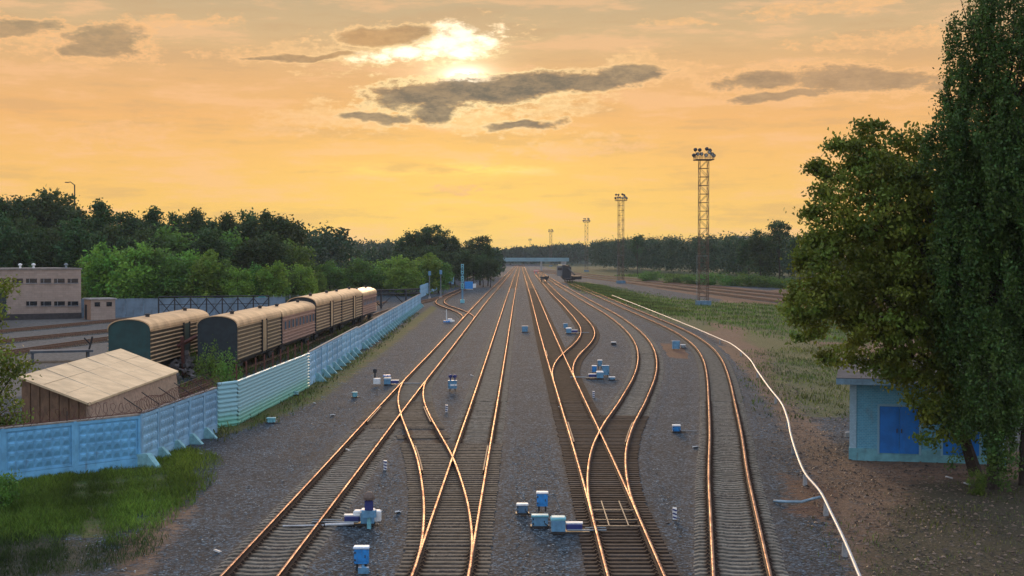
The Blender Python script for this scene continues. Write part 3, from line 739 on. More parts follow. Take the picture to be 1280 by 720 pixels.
# ------------------------------------------------------------------ wagons
def wagon(label, x, y, body, roof, ang=0., L=19.4, cabin=False, group='refrigerator wagons behind the blue fence', doors=True, name='railway_wagon'):
    """origin at the middle of the near end on rail level; length runs along +y"""
    t = empty(name, (x, y, .23), ang, label, 'railway wagon', group)
    hw, z0, ze, zt = 1.52, 1.05, 3.62, 4.42
    arch = [(-hw, ze)] + [(-hw * math.cos(a), ze + (zt - ze) * math.sin(a) ** .8) for a in np.linspace(.18, math.pi - .18, 13)] + [(hw, ze)]
    prof = [(-hw + .02, z0), (hw - .02, z0)] + [(hw - .02, ze)] + [(u * .985, w - .03) for u, w in reversed(arch[1:-1])] + [(-hw + .02, ze)]
    b = MB(); b.prism(prof, 'y', .3, L - .3)
    nr = 9
    for sd in (-1, 1):
        for i in range(nr):
            zz = z0 + .12 + (ze - z0 - .2) * i / (nr - 1)
            if cabin and 2.2 < zz < 3.2: continue
            b.prism([(sd * hw - sd * .03, zz - .07), (sd * (hw + .06), zz - .02), (sd * (hw + .06), zz + .02), (sd * hw - sd * .03, zz + .05)][::sd], 'y', .32, L - .32, 2)  # on the green wagon the ribs' tan colour paints in their sky reflection
    for ysd in (.3, L - .3):
        for i in range(9): 
            zz = 1.3 + i * .26
            b.box((0, ysd, zz), (2.7, .05, .07), 1)
    b.build('body', [M('wagon_side_gap_shade', (.045, .036, .024), .7) if body is WAG_GR else M(body.name + '_recess', {'wagon_khaki': (.12, .09, .055), 'wagon_pale_tan': (.15, .105, .065), 'wagon_faded_pink': (.30, .18, .13)}.get(body.name, (.012, .10, .055)), .7), WAG_GR if body is WAG_GR else M('wagon_end_dark', (.016, .026, .03), .7), WAG_TN2 if body is WAG_GR else body], t)  # body between the ribs coloured darker, painting shade into the gaps
    ew = MB(); ew.prism(prof, 'y', .27, .32); ew.build('end_wall', [WAG_GR if body is WAG_GR else MC['wagon_end_dark']], t)
    r = MB(); n = len(arch); rp = [(u * 1.03, w) for u, w in arch]
    vs = [(u, .18, w + .02) for u, w in rp] + [(u, L - .18, w + .02) for u, w in rp] + [(u * .97, .18, w - .05) for u, w in rp] + [(u * .97, L - .18, w - .05) for u, w in rp]
    fs = [(i, i + 1, n + i + 1, n + i) for i in range(n - 1)] + [(2 * n + i + 1, 2 * n + i, 3 * n + i, 3 * n + i + 1) for i in range(n - 1)]
    fs += [(i + 1, i, 2 * n + i, 2 * n + i + 1) for i in range(n - 1)] + [(n + i, n + i + 1, 3 * n + i + 1, 3 * n + i) for i in range(n - 1)] + [(0, n, 3 * n, 2 * n), (n - 1, 3 * n - 1, 4 * n - 1, 2 * n - 1)]
    r.add(vs, fs)
    for k in range(1, 8):
        yy = L * k / 8
        vs = [(u * 1.002, yy + dy, w + .032) for dy in (-.03, .03) for u, w in rp]
        r.add(vs, [(i, i + 1, n + i + 1, n + i) for i in range(n - 1)])
    r.build('roof', [roof], t, smooth=False)
    for k in (.2, .8): MB().lathe((.35, L * k, zt), [(.16, 0), (.16, .14), (.22, .15), (.22, .22), (.03, .27)], 10).build('roof_vent', [DARK], t)
    if doors:
        for sd in (-1, 1):
            d = MB(); yc = L * .56
            d.box((sd * (hw + .075), yc, 2.35), (.05, 1.9, 2.5))
            d.build('door', [body], t)
            for yy in (yc - 1., yc + 1.):
                MB().box((sd * (hw + .09), yy, 2.36), (.1, .22, 2.7)).build('door_post', [BLACK], t)
    if cabin:
        for sd in (-1, 1):
            for k in range(9):
                yy = 1.6 + (L - 3.2) * k / 8
                w = MB(); w.box((sd * (hw + .01), yy, 2.75), (.06, 1.1, .75)); w = w.build('window', [WINDOW], t)
                MB().box((sd * (hw + .035), yy, 2.35), (.05, 1.25, .05)).box((sd * (hw + .035), yy, 3.15), (.05, 1.25, .05)).box((sd * (hw + .035), yy - .6, 2.75), (.05, .05, .75)).box((sd * (hw + .035), yy + .6, 2.75), (.05, .05, .75)).build('window_frame', [body], w)
    MB().box((0, L / 2, .92), (2.5, L - .7, .26)).box((0, L / 2, .68), (1.2, 5, .4)).build('underframe', [BLACK], t)
    for k in (3.0, L - 3.0):
        bo = MB().box((1.05, k, .52), (.16, 2.6, .3)).box((-1.05, k, .52), (.16, 2.6, .3)).box((0, k, .6), (2.1, .5, .25)).build('bogie', [DARK], t)
        for q in (-.93, .93):
            for sd in (-1, 1):
                w = MB(); w.tube([(sd * .72, k + q, .46), (sd * .86, k + q, .46)], .46, 16); w.build('wheel', [DARK], bo)
    MB().box((0, .05, .98), (.35, .6, .3)).box((0, L - .05, .98), (.35, .6, .3)).build('coupler', [BLACK], t)
    return t
wagon('lone dark green wagon with pale roof and ribs painted pale as sky sheen, standing nearest the tan shed', -28.05, 105.5, WAG_GR, ROOF_TAN, 0, 20.4)
def train_x(y): return float(fK(y))
def ta(y, L=19): return -math.atan((train_x(y + L) - train_x(y)) / L)
wagon('first tan wagon of the row behind the fence, its dark end wall facing the viewer', train_x(111), 111.0, WAG_TN, ROOF_TAN, ta(111), 20)
wagon('second wagon of the row with a band of dark windows and faded pink lower side', train_x(131.4), 131.4, WAG_PK, ROOF_TAN, ta(131.4), 20, True, doors=False).scale.z = .97
wagon('third wagon of the row, ribbed and taller, just past the one with the window band', train_x(151.8), 151.8, WAG_TN2, ROOF_TAN, ta(151.8), 20).scale.z = 1.06
wagon('fourth wagon of the row, ribbed, coupled in front of the last pinkish one', train_x(172.2), 172.2, WAG_TN2, ROOF_TAN, ta(172.2), 20).scale.z = 1.05
wagon('last and farthest wagon of the row, pinkish with two windows in view', train_x(192.6), 192.6, WAG_PK, WAG_TN2, ta(192.6), 17, True, doors=False)
gw = W(20, 411)
wagon('bright green wagon end at the frame edge in front of the beige building', gw.x - 3.6, gw.y + 2, M('wagon_bright_green', (.015, .13, .07), .5), WAG_GR, R(28), 19, group='wagons by the beige building')

# ------------------------------------------------------------------ beige building and annex
bb = empty('beige_building', (-64, 215, 0), 0, 'two storey beige brick building with small dark windows in two rows at the left edge', 'building')
ang = math.atan2(-13, -19)
bb.rotation_euler.z = ang + math.pi    # local -x runs along the facade to the left
def BL(px, Y): return 0
mb = MB(); mb.box((-13, 6, 3.55), (26, 12, 7.1)); boxuv(mb.build('wall', [BEIGE], bb))
MB().box((-13, 6, 7.2), (26.3, 12.3, .2)).build('roof', [M('parapet_grey', (.2, .18, .16), .9)], bb)
MB().box((-13, -.05, .35), (26.04, .12, .9)).build('plinth', [M('dark_plinth', (.05, .045, .045), .9)], bb)
def facade_x(px):
    # intersection of pixel ray with the facade line
    dx = (px - VX) / FPX; c, s = math.cos(bb.rotation_euler.z), math.sin(bb.rotation_euler.z)
    # point = (-64,215)+u*(c,s);  x = dx*y
    u = (dx * 215 + 64) / (c - dx * s); return u, 215 + u * s
for row, (py, lst) in enumerate(((351, (-14, 3.5, 20.5, 38, 56, 73, 90)), (379.5, (38, 56, 73, 90)))):
    for px in lst:
        u, Y = facade_x(px); z = CZ - (py - HY) * Y / FPX
        w = MB(); w.box((u, -.02, z), (1.5, .1, .62)); w = w.build('window', [WINDOW], bb)
        MB().box((u, -.05, z - .36), (1.7, .2, .09)).box((u - .3, -.075, z), (.06, .05, .6)).build('frame', [M('window_frame_grey', (.25, .25, .25), .6)], w)
for px in (29, 46, 87):
    u, Y = facade_x(px); MB().lathe((u, 2, 7.3), [(.16, 0), (.16, .4), (.3, .42), (.28, .6), (.05, .7)], 10).build('roof_vent', [WHITE if px < 80 else STEELY], bb)
an = empty('brick_annex', (-60.9, 209.2, 0), R(33), 'small brick annex with a dark doorway in its wall tinted pinkish as orange-lit, beside the beige building', 'annex')
boxuv(MB().box((1.75, 1.6, 1.4), (3.5, 3.2, 2.9)).build('wall', [BEIGE], an))
boxuv(MB().box((-.012, 1.6, 1.4), (.03, 3.1, 2.86)).build('side_wall', [LIT_BRICK], an))  # thin facing whose pinkish tint paints orange light on this wall
MB().box((1.75, 1.6, 2.95), (3.9, 3.6, .18)).build('roof', [M('annex_roof', (.33, .31, .29), .8)], an)
for u in (.9, 2.6): MB().box((u, -.02, 2.2), (.75, .1, .6)).build('window', [WINDOW], an)
MB().box((-.04, 2.3, 1.05), (.06, 1.0, 2.1)).build('door', [BLACK], an)

# blue wall and lattice frame before the left forest
bwall = empty('boundary_wall', label='long faded blue yard wall at the foot of the left forest', cat='wall')
a, b = Vector((-66, 216)), Vector((-36, 226)); d = b - a
for i in range(12):
    p = a + d * i / 12; MB().box((d.length / 24, 0, 1.35), (d.length / 12 - .04, .15, 2.75 + (.08 if i % 3 == 0 else 0))).build('panel', [M('grey_blue_wall', (.14, .20, .25), .8, 0, .3, .6, stain=.3)], bwall, (p.x, p.y, 0), math.atan2(d.y, d.x))
lr = empty('lattice_frame', label='dark steel frame with X braces standing in front of the faded blue wall', cat='steel frame')
for k, (a, b, n, h) in enumerate((((-51, 208), (-36.5, 214), 7, 3.3),)):
    a = Vector(a); b = Vector(b)
    for i in range(n + 1):
        p = a.lerp(b, i / n); MB().box((p.x, p.y, h / 2), (.16, .16, h)).build('post', [BLACK], lr)
        if i < n:
            q = a.lerp(b, (i + 1) / n)
            MB().bar((p.x, p.y, .3), (q.x, q.y, h - .3), .1).bar((p.x, p.y, h - .3), (q.x, q.y, .3), .1).build('brace', [BLACK], lr)
    MB().bar((a.x, a.y, h), (b.x, b.y, h), .16).bar((a.x, a.y, h - 1.1), (b.x, b.y, h - 1.1), .07).build('beam', [BLACK], lr)
sl = empty('shelter', W(165, 393), R(18), 'low open shelter with a dark flat roof edge against the blue wall beside the annex', 'shelter')
MB().box((0, 0, 2.3), (6.2, 2, .22)).build('roof', [DARK], sl)
for u in (-2.8, 0, 2.8): MB().box((u, -.8, 1.1), (.12, .12, 2.3)).build('post', [STEELY], sl)
MB().box((0, .9, 1.1), (6, .1, 2.2)).build('back_panel', [FENCE_P], sl)
th = empty('site_hut', W(327, 392), R(10), 'tiny teal green hut beyond the first tan wagon roof', 'hut')
MB().box((0, 0, 1.1), (2.0, 2, 2.3)).build('wall', [TEAL], th); MB().prism([(-1.15, 2.25), (1.15, 2.25), (0, 2.9)], 'y', -1.1, 1.1).build('roof', [TEAL], th)
ct = empty('storage_container', WY(385, 372, 262), R(8), 'light blue storage container among the green bushes above the wagon roofs', 'container')
ct.location.z = 0
MB().box((0, 0, 1.5), (2.7, 5, 3.0)).build('shell', [FENCE_P], ct)
cb = MB()
for i in range(7): cb.box((-1.1 + i * .37, -2.53, 1.5), (.08, .07, 2.7))
cb.build('door_rib', [FENCE_B], ct)
wf = empty('mesh_fence', label='grey wire mesh fence on thin posts behind the second and third wagon roofs', cat='fence')
a, b = Vector((-41.5, 232)), Vector((-33, 245))
for i in range(9):
    p = a.lerp(b, i / 8); MB().box((p.x, p.y, 1.35), (.08, .08, 2.9)).build('post', [STEELY], wf)
mm = MB()
for k in range(10): mm.bar((a.x, a.y, .3 + k * .25), (b.x, b.y, .3 + k * .25), .02)
for k in range(46):
    p = a.lerp(b, k / 45); mm.bar((p.x, p.y, .2), (p.x, p.y, 2.65), .02)
mm.build('mesh', [STEELY], wf)
# gantry truss at the fence end
gt = empty('truss_gantry', label='dark low truss gantry with diagonal braces at the far end of the long fence', cat='gantry')
ga, gb = WY(432, 364, 246), WY(525, 362.5, 262)
for zz in (0, -.75): MB().bar((ga.x, ga.y, ga.z + zz), (gb.x, gb.y, ga.z + zz), .2).build('chord', [BLACK], gt)
n = 9
for i in range(n):
    p = ga.lerp(gb, i / n); q = ga.lerp(gb, (i + 1) / n)
    MB().bar((p.x, p.y, ga.z - .7), (q.x, q.y, ga.z), .09).bar((p.x, p.y, ga.z), (p.x, p.y, ga.z - .7), .09).build('brace', [BLACK], gt)
for s in (.12, .46, .8): p = ga.lerp(gb, s); MB().box((p.x, p.y, ga.z / 2), (.3, .3, ga.z)).build('leg', [DARK], gt)
for s0, s1 in ((.12, .29), (.46, .29), (.46, .63), (.8, .63)):
    p = ga.lerp(gb, s0); q = ga.lerp(gb, s1); MB().bar((p.x, p.y, .3), (q.x, q.y, ga.z - .7), .14).build('strut', [BLACK], gt)

# ------------------------------------------------------------------ hut under the right trees
hut = empty('brick_hut', W(1063, 574), R(-14), 'small blue painted brick hut with bright blue double doors under the big tree', 'hut')
hw_, hd_, hz_ = 6.7, 6.2, 3.45
def hutwall():
    b = MB()
    b.box((hw_ / 2, hd_ / 2, hz_ / 2 + .1), (hw_, hd_, hz_ + .1)); return boxuv(b.build('wall', [HUTBR], hut))
hutwall()
MB().box((hw_ / 2, hd_ / 2, .2), (hw_ + .1, hd_ + .1, .62)).build('plinth', [M('hut_plinth', (.14, .36, .42), .8, 0, .3, 2, stain=.5)], hut)
for u in (.13, hw_ - .13): boxuv(MB().box((u, -.012, 1.95), (.3, .05, 2.9)).build('quoin', [HUTQ], hut))
rv = [(-.6, -.7, hz_ + .08), (hw_ + .6, -.7, hz_ + .08), (hw_ + .6, hd_ + .5, hz_ + .62), (-.6, hd_ + .5, hz_ + .62)]
slab(hut, 'roof', [HUTR], [(x, y, z + .2) for x, y, z in rv], .2)
MB().box((hw_ / 2, -.66, hz_ + .12), (hw_ + 1.2, .1, .26)).build('fascia', [M('fascia_blue', (.2, .34, .44), .7, stain=.3)], hut)
for u0, u1 in ((1.3, 3.02), (4.05, 5.6)):
    for s in (0, 1):
        x0 = u0 + (u1 - u0) * s / 2; x1 = u0 + (u1 - u0) * (s + 1) / 2
        dd = MB().box(((x0 + x1) / 2, -.05, 1.38), (x1 - x0 - .02, .06, 2.1)).box(((x0 + x1) / 2, -.085, 1.38), (x1 - x0 - .25, .02, 1.8)).build('door', [DOORB], hut)
        MB().box((x1 - .1 if s == 0 else x0 + .1, -.11, 1.35), (.05, .05, .18)).build('handle', [DARK], dd)
    MB().box((u0 - .05, -.03, 1.4), (.09, .09, 2.25)).box((u1 + .05, -.03, 1.4), (.09, .09, 2.25)).box(((u0 + u1) / 2, -.03, 2.49), (u1 - u0 + .02, .09, .09)).build('door_frame', [HUTQ], hut)

# ------------------------------------------------------------------ far bridge, masts, signals
br = empty('road_bridge', label='pale blue road bridge crossing all tracks in the distance', cat='bridge')
MB().box((5, 832, 5.9), (44, 7, 1.1)).build('deck', [BRIDGE], br)
MB().box((5, 828.4, 6.9), (44, .2, .9)).box((5, 835.4, 6.9), (44, .2, .9)).build('parapet', [BRIDGE], br)
for x in (-15, 24): MB().box((x, 832, 2.7), (3, 6, 5.4)).build('abutment', [CONC], br)
for x in (-11, 11.5): MB().box((x, 832, 2.7), (1.0, 5, 5.3)).build('pier', [CONC], br)

def make_mast():
    t = empty('lighting_mast')
    H = 26.6; w = 1.62
    for sx in (-1, 1):
        for sy in (-1, 1): MB().box((sx * w / 2, sy * w / 2, H / 2), (.105, .105, H)).build('leg', [MASTO], t)
    n = 17; br_ = MB()
    for i in range(n):
        z0, z1 = H * i / n, H * (i + 1) / n
        for sy in (-1, 1):
            br_.bar((-w / 2, sy * w / 2, z1), (w / 2, sy * w / 2, z1), .07)
            if (i + sy) % 2: br_.bar((-w / 2, sy * w / 2, z0), (w / 2, sy * w / 2, z1), .06)
            else: br_.bar((w / 2, sy * w / 2, z0), (-w / 2, sy * w / 2, z1), .06)
            br_.bar((sy * w / 2, -w / 2, z1), (sy * w / 2, w / 2, z1), .07)
            br_.bar((sy * w / 2, w / 2 * (-1) ** i, z0), (sy * w / 2, -w / 2 * (-1) ** i, z1), .06)
    br_.build('lattice_brace', [MASTO], t)
    MB().box((0, 0, .35), (2.5, 2.5, .9)).build('footing', [M('mast_base_blue', (.10, .19, .26), .85, stain=.5)], t)
    MB().box((0, 0, 9.0), (2.5, .1, .08)).box((-1.2, 0, 4.5), (.06, .06, 9)).build('ladder', [STEELY], t)
    MB().box((0, 0, H), (3.3, 3.3, .14)).build('platform', [MASTO], t)
    rl = MB()
    for s in (-1, 1):
        for z in (.5, 1.0):
            rl.bar((-1.62, s * 1.62, H + z), (1.62, s * 1.62, H + z), .05); rl.bar((s * 1.62, -1.62, H + z), (s * 1.62, 1.62, H + z), .05)
        for x in (-1.62, -.54, .54, 1.62): rl.bar((x, s * 1.62, H), (x, s * 1.62, H + 1), .05); rl.bar((s * 1.62, x, H), (s * 1.62, x, H + 1), .05)
    rl.build('railing', [MASTO], t)
    rr = random.Random(2)
    for (x, y, z) in ((-1.45, -1.5, 1.0), (-.75, -1.5, 1.0), (.85, -1.5, 1.35), (1.35, -1.4, 1.0), (-1.2, 1.4, 2.0), (-.4, 1.4, 1.95), (.9, 1.4, 2.15), (1.4, 1.2, 1.9), (0.1, -1.5, .8), (1.75, -.4, .8), (-1.75, .2, .9)):
        l = MB(); l.lathe((0, 0, 0), [(.14, -.2), (.3, -.1), (.34, .2), (.36, .22)], 10); 
        o = l.build('floodlight', [DARK], t, (x, y, H + z)); o.rotation_euler = (R(105) if y < 0 else R(-105), 0, rr.uniform(-.7, .7))
        MB().box((0, 0, .225), (.46, .46, .02)).build('lens', [GLASSL], o)
        MB().bar((x, y, H), (x, y, H + z - .15), .07).build('lamp_bracket', [MASTO], t)
    return t
mast = make_mast()
for i, (px, py, Y, lab) in enumerate(((879, 0, 272, 'tallest and nearest lattice lighting mast, standing by the rusty right hand tracks'), (776, 0, 478, 'second lattice lighting mast, standing left of the nearest one'), (733, 0, 800, 'third lattice lighting mast, half the height of the second in view'), (688.5, 0, 1150, 'fourth, small hazy lattice lighting mast above the bridge'), (662.5, 0, 1850, 'farthest, barely visible lattice lighting mast above the middle of the bridge'))):
    o = mast if i == 0 else copy_tree(mast)
    o.location = ((px - VX) * Y / FPX, Y, 0); o.rotation_euler.z = R((4, 11, 0, 8, 0)[i])
    tag(o, lab, 'lighting mast', 'lattice lighting masts')

sm = empty('signal_mast', W(578, 378.5), label='tall pale blue railway signal post with stacked heads beside the curling branch track', cat='railway signal')
MB().lathe((0, 0, 0), [(.12, 0), (.12, 7.2)], 8).build('post', [LBLUE], sm)
for z in (3.2, 4.6, 6.0, 6.9):
    h = MB().box((0, -.1, z), (.55, .3, 1.05)).build('signal_head', [CYAN], sm)
    MB().tube([(0, -.24, z + .25), (0, -.5, z + .25)], .12, 8).tube([(0, -.24, z - .2), (0, -.5, z - .2)], .12, 8).build('hood', [DARK], h)
ld = MB()
for k in range(22): ld.bar((-.22, .25, .3 + k * .3), (.22, .25, .3 + k * .3), .03)
ld.bar((-.22, .25, 0), (-.22, .25, 6.8), .05).bar((.22, .25, 0), (.22, .25, 6.8), .05).build('ladder', [LBLUE], sm)
MB().box((0, 0, .3), (.8, .8, .7)).build('base', [CYAN], sm)
cbx = empty('relay_cabinet', (W(586, 362)[0], W(586, 362)[1], 0), label='deep blue relay cabinet with a white panel right behind the signal post', cat='cabinet')
MB().bbox((0, 0, 1.1), (2.2, 1, 2.0)).build('body', [BLUE], cbx); MB().box((1.5, -.3, 1.0), (.8, .5, 1.1)).build('panel', [WHITE], cbx); MB().box((0, 0, .1), (2.3, 1.1, .25)).build('base', [CONC], cbx)
def lamp_post(px, py, h, label, head=True):
    t = empty('lamp_post', W(px, py), label=label, cat='lamp post')
    MB().lathe((0, 0, 0), [(.1, 0), (.07, h)], 8).build('post', [STEELY], t)
    MB().box((0, 0, .15), (.5, .5, .4)).build('base', [CONC], t)
    MB().bbox((0, -.05, h - .2), (.55, .35, .9)).build('head', [LBLUE], t)
    return t
lamp_post(551, 372.5, 5.7, 'grey post with a pale head left of the signal post, beside the curling track')
lamp_post(537, 373, 5.5, 'thin post with a small head standing just behind the far fence section')
mp = empty('marker_post', W(558, 403), label='thin white marker post with low white boxes inside the curve of the branch track', cat='post')
MB().lathe((0, 0, 0), [(.06, 0), (.05, 1.75)], 8).build('post', [WHITE], mp)
MB().bbox((.45, .3, .35), (.6, .5, .3)).bbox((.8, -.4, .2), (.6, .5, .25)).build('box', [WHITE], mp); MB().box((.2, -.1, .12), (1.2, .8, .2)).build('base', [BLUE], mp)
# far car and booth
def car(px, py, label, mat, ang):
    t = empty('parked_car', W(px, py), ang, label, 'car')
    MB().prism([(-2.1, .35), (2.1, .35), (2.15, .8), (1.3, .95), (.7, 1.42), (-1.1, 1.45), (-1.9, .95), (-2.15, .85)], 'y', -.85, .85).build('body', [mat], t)
    MB().prism([(-1.5, .96), (1.05, .96), (.62, 1.36), (-1.0, 1.38)], 'y', -.87, .87).build('window', [WINDOW], t)
    for x in (-1.35, 1.35):
        for y in (-.8, .8): MB().tube([(x, y - .1, .32), (x, y + .1, .32)], .32, 12).build('wheel', [BLACK], t)
car(553, 357.5, 'dark car parked by the pale blue booth at the end of the far fence', M('car_dark', (.02, .022, .028), .3), R(15))
bo = empty('gate_booth', (W(560, 355)[0], W(560, 355)[1], 0), R(12), 'pale blue pitched roof booth behind the dark parked car', 'booth')
MB().box((0, 0, 1.4), (3.4, 3, 2.8)).build('wall', [FENCE_P], bo); MB().prism([(-1.9, 2.75), (1.9, 2.75), (0, 4.2)], 'y', -1.7, 1.7).build('roof', [FENCE_P], bo); MB().box((.5, -1.5, 1.1), (.8, .08, 2.0)).build('door', [BLUE], bo)
lw = empty('low_wall', label='pale low concrete wall at the foot of the trees left of the bridge', cat='wall')
MB().box((-11.6, 640, 1.5), (.4, 60, 3)).build('wall', [CONC], lw); MB().box((-11.6, 640, 3.1), (.6, 60.2, .2)).build('coping', [COPE], lw)
# dark machine and low wagon on the far right tracks
lo = empty('track_machine', (14.7, 486, .23), R(2.5), 'dark railway work machine with pale cab and flat deck on the curving right track', 'rail machine')
MB().box((1.0, 0, 1.0), (3.0, 16, .5)).build('frame', [BLACK], lo)
MB().box((.6, 6, 3.1), (2.9, 7, 3.7)).build('engine_body', [DARK], lo)
MB().prism([(-1.2, 5.0), (1.8, 5.0), (1.4, 5.5), (-.8, 5.5)], 'y', 3, 9).build('roof', [BLACK], lo)
cab = MB().box((-1.7, 4.5, 3.6), (1.7, 3, 3.4)).build('cab', [M('cab_grey', (.18, .18, .17), .6)], lo); MB().box((-1.7, 2.97, 4.3), (1.4, .1, .9)).build('window', [WINDOW], cab); MB().box((-1.5, 4.5, 5.5), (1.2, 2, .5)).build('beacon', [M('cream', (.6, .5, .3), .6)], lo)
MB().box((3.0, -4.5, 1.5), (3.2, 7, 1.1)).build('deck', [BLACK], lo)
MB().tube([(1.0, 3, 4.6), (2.6, -5, 2.4)], .25, 6).build('boom', [DARK], lo)
for y in (-6, -3, 4, 7):
    for x in (.2, 1.8): MB().tube([(x - .07, y, .46), (x + .07, y, .46)], .46, 14).build('wheel', [DARK], lo)
lwg = empty('flat_wagon', (7.72, 486, .23), label='low dark loaded flat wagon standing on the branch track below the red stop', cat='flat wagon')
MB().box((0, 5, 1.0), (2.8, 10, .35)).build('deck', [BLACK], lwg)
lb = MB()
for i in range(12): lb.box((rr.uniform(-1, 1), rr.uniform(.6, 9), 1.35 + rr.uniform(0, .25)), (rr.uniform(.4, 1.1), rr.uniform(.5, 2), rr.uniform(.3, .6)), 0, rr.uniform(0, 3))
lb.build('load', [DARK], lwg)
for y in (1.2, 3, 7, 8.8):
    for x in (-.8, .8): MB().tube([(x - .07, y, .46), (x + .07, y, .46)], .46, 14).build('wheel', [DARK], lwg)
bs = empty('buffer_stop', (7.3, 702, .2), label='red buffer stop with a white stripe at the end of the branch track', cat='buffer stop')
MB().box((0, 0, 1.3), (2.4, .5, .9)).build('beam', [RED], bs); MB().box((0, -.27, 1.3), (2.3, .04, .25)).build('stripe', [WHITE], bs)
for x in (-.8, .8): MB().prism([(-.25, 0), (2.2, 0), (.2, 1.6), (-.2, 1.6)], 'x', x - .12, x + .12).build('support', [RED], bs)

# ------------------------------------------------------------------ trackside equipment
def stand_box(name, px, py, w, d, h, body, label, cat, lid=WHITE, legs=.25, rz=0., group=None):
    t = empty(name, W(px, py), R(rz), label, cat, group); t.scale = (.88, .88, .88)
    MB().bbox((0, 0, legs + h / 2), (w, d, h), .02).build('housing', [body], t)
    MB().bbox((0, 0, legs + h + .035), (w + .05, d + .05, .07), .02).build('lid', [lid], t)
    MB().box((0, -d / 2 - .004, legs + h * .52), (w * .8, .012, h * .72)).build('door', [body], t)
    MB().box((w * .28, -d / 2 - .014, legs + h * .5), (.03, .02, h * .2)).build('handle', [DARK], t)
    hg = MB()
    for zz in (.25, .75): hg.box((-w * .42, -d / 2 - .012, legs + h * zz), (.05, .02, .07))
    for zz in (.06, .94):
        for xx in (-.46, .46): hg.box((w * xx, -d / 2 - .006, legs + h * zz), (.022, .014, .022))
    hg.build('hinge', [DARK], t)
    if legs < .2: MB().tube([(w * .3, -d / 2, legs + h * .3), (w * .42, -d / 2 - .14, legs + h * .2), (w * .62, -d / 2 - .1, .02), (w * 1.2, -d * .2, -.02)], .02, 6).build('cable', [BLACK], t)
    lg = MB()
    if legs > .05:
        for s in (-1, 1): lg.box((s * w * .3, 0, legs / 2), (.07, .12, legs + .02))
    else: lg.box((0, 0, .01), (w + .12, d + .12, .06))
    lg.build('stand', [DARK], t)
    return t
t = stand_box('cable_box', 451, 715, .48, .32, .5, BLUE, 'bright blue box on legs near the bottom edge, left of the crossover', 'trackside box', lid=M('pale_blue_lid', (.5, .62, .72), .5))
MB().tube([(.05, -.1, .2), (.12, -.3, .1), (.3, -.4, .02)], .05, 8).build('cable', [LBLUE], t); MB().box((.1, -.35, .08), (.35, .2, .2)).build('junction', [LBLUE], t)
t = stand_box('cable_box', 678, 640, .45, .32, .52, BLUE, 'bright blue box on dark legs between the two straight middle tracks', 'trackside box', legs=.22)
MB().tube([(.25, .1, .6), (.55, .3, .5), (.75, .4, .06)], .02, 6).build('cable', [STEELY], t)
stand_box('twin_box', 653, 643, .44, .3, .3, M('slate_blue', (.07, .15, .24), .6), 'small slate blue box with a split white lid left of the bright blue box', 'trackside box', legs=.05)
stand_box('cable_box', 675, 659, .62, .35, .35, LBLUE, 'wide pale blue box with a light lid beside the turquoise point machine', 'trackside box', lid=CYAN, legs=.04)
def point_machine(px, py, label, side=1, rod=2.2, body=CYAN, motor=WHITE, s=.86):
    """motor housing with rods running in +x*side to the rails"""
    t = empty('point_machine', W(px, py), 0, label, 'point machine', 'point machines beside the turnouts')
    MB().bbox((0, 0, .3 * s), (.55 * s, .5 * s, .45 * s), .04).build('housing', [LBLUE], t)
    MB().bbox((0, .02, .57 * s), (.6 * s, .54 * s, .12 * s), .04).build('lid', [body], t)
    MB().bbox((side * .62 * s, 0, .25 * s), (.62 * s, .42 * s, .22 * s), .03).build('motor', [NAVY], t); MB().box((side * .62 * s, .0, .385 * s), (.66 * s, .3 * s, .05)).build('motor_cover', [motor], t)
    MB().tube([(side * .3, -.2, .12), (side * rod, -.2, .12)], .03, 6).tube([(side * .9, .12, .14), (side * rod, .12, .14)], .025, 6).build('drive_rod', [STEELY], t)
    MB().box((side * .4, 0, .03), (1.5 * s, .62 * s, .08)).build('base_plate', [DARK], t)
    return t
t = point_machine(698, 667, 'turquoise point machine by the near timbered turnout, its rods reaching the rail', 1, 1.6)
for px_ in (0,):
    fx = float(fC(49.9)) - t.location.x
    bars = MB()
    for yy in (49.4, 50.6, 52.5): bars.box((fx, yy - t.location.y, .17), (1.45, .09, .05))
    bars.box((fx - .32, 2.6, .2), (.04, 5, .04)).box((fx + .33, 2.6, .2), (.04, 5, .04))
    bars.build('stretcher_bar', [M('oily_steel', (.09, .075, .06), .55)], t)
t = point_machine(484, 481.5, 'white and blue point machine left of the shiny left track', 1, 2.4, WHITE, WHITE)
MB().bbox((-.75, 0, .28), (.5, .4, .4), .04).build('end_box', [WHITE], t); MB().lathe((-.9, .1, .5), [(.06, 0), (.06, .35), (.14, .36), (.14, .6), (.05, .66)], 8).build('indicator', [DARK], t); MB().bbox((-.05, .05, .66), (.5, .5, .1)).build('cap', [BLUE], t)
t = stand_box('relay_box', 565.5, 489, .66, .45, .55, LBLUE, 'pale blue relay box with two knobs between the left track and the middle track', 'trackside box', lid=LBLUE, legs=.2)
MB().lathe((-.17, .25, .8), [(.05, 0), (.05, .2), (.15, .22), (.15, .4), (.05, .45)], 8).lathe((.17, .25, .8), [(.05, 0), (.05, .2), (.15, .22), (.15, .4), (.05, .45)], 8).build('knob', [NAVY], t); MB().box((.1, -.235, .48), (.5, .02, .14)).build('plate', [WHITE], t)
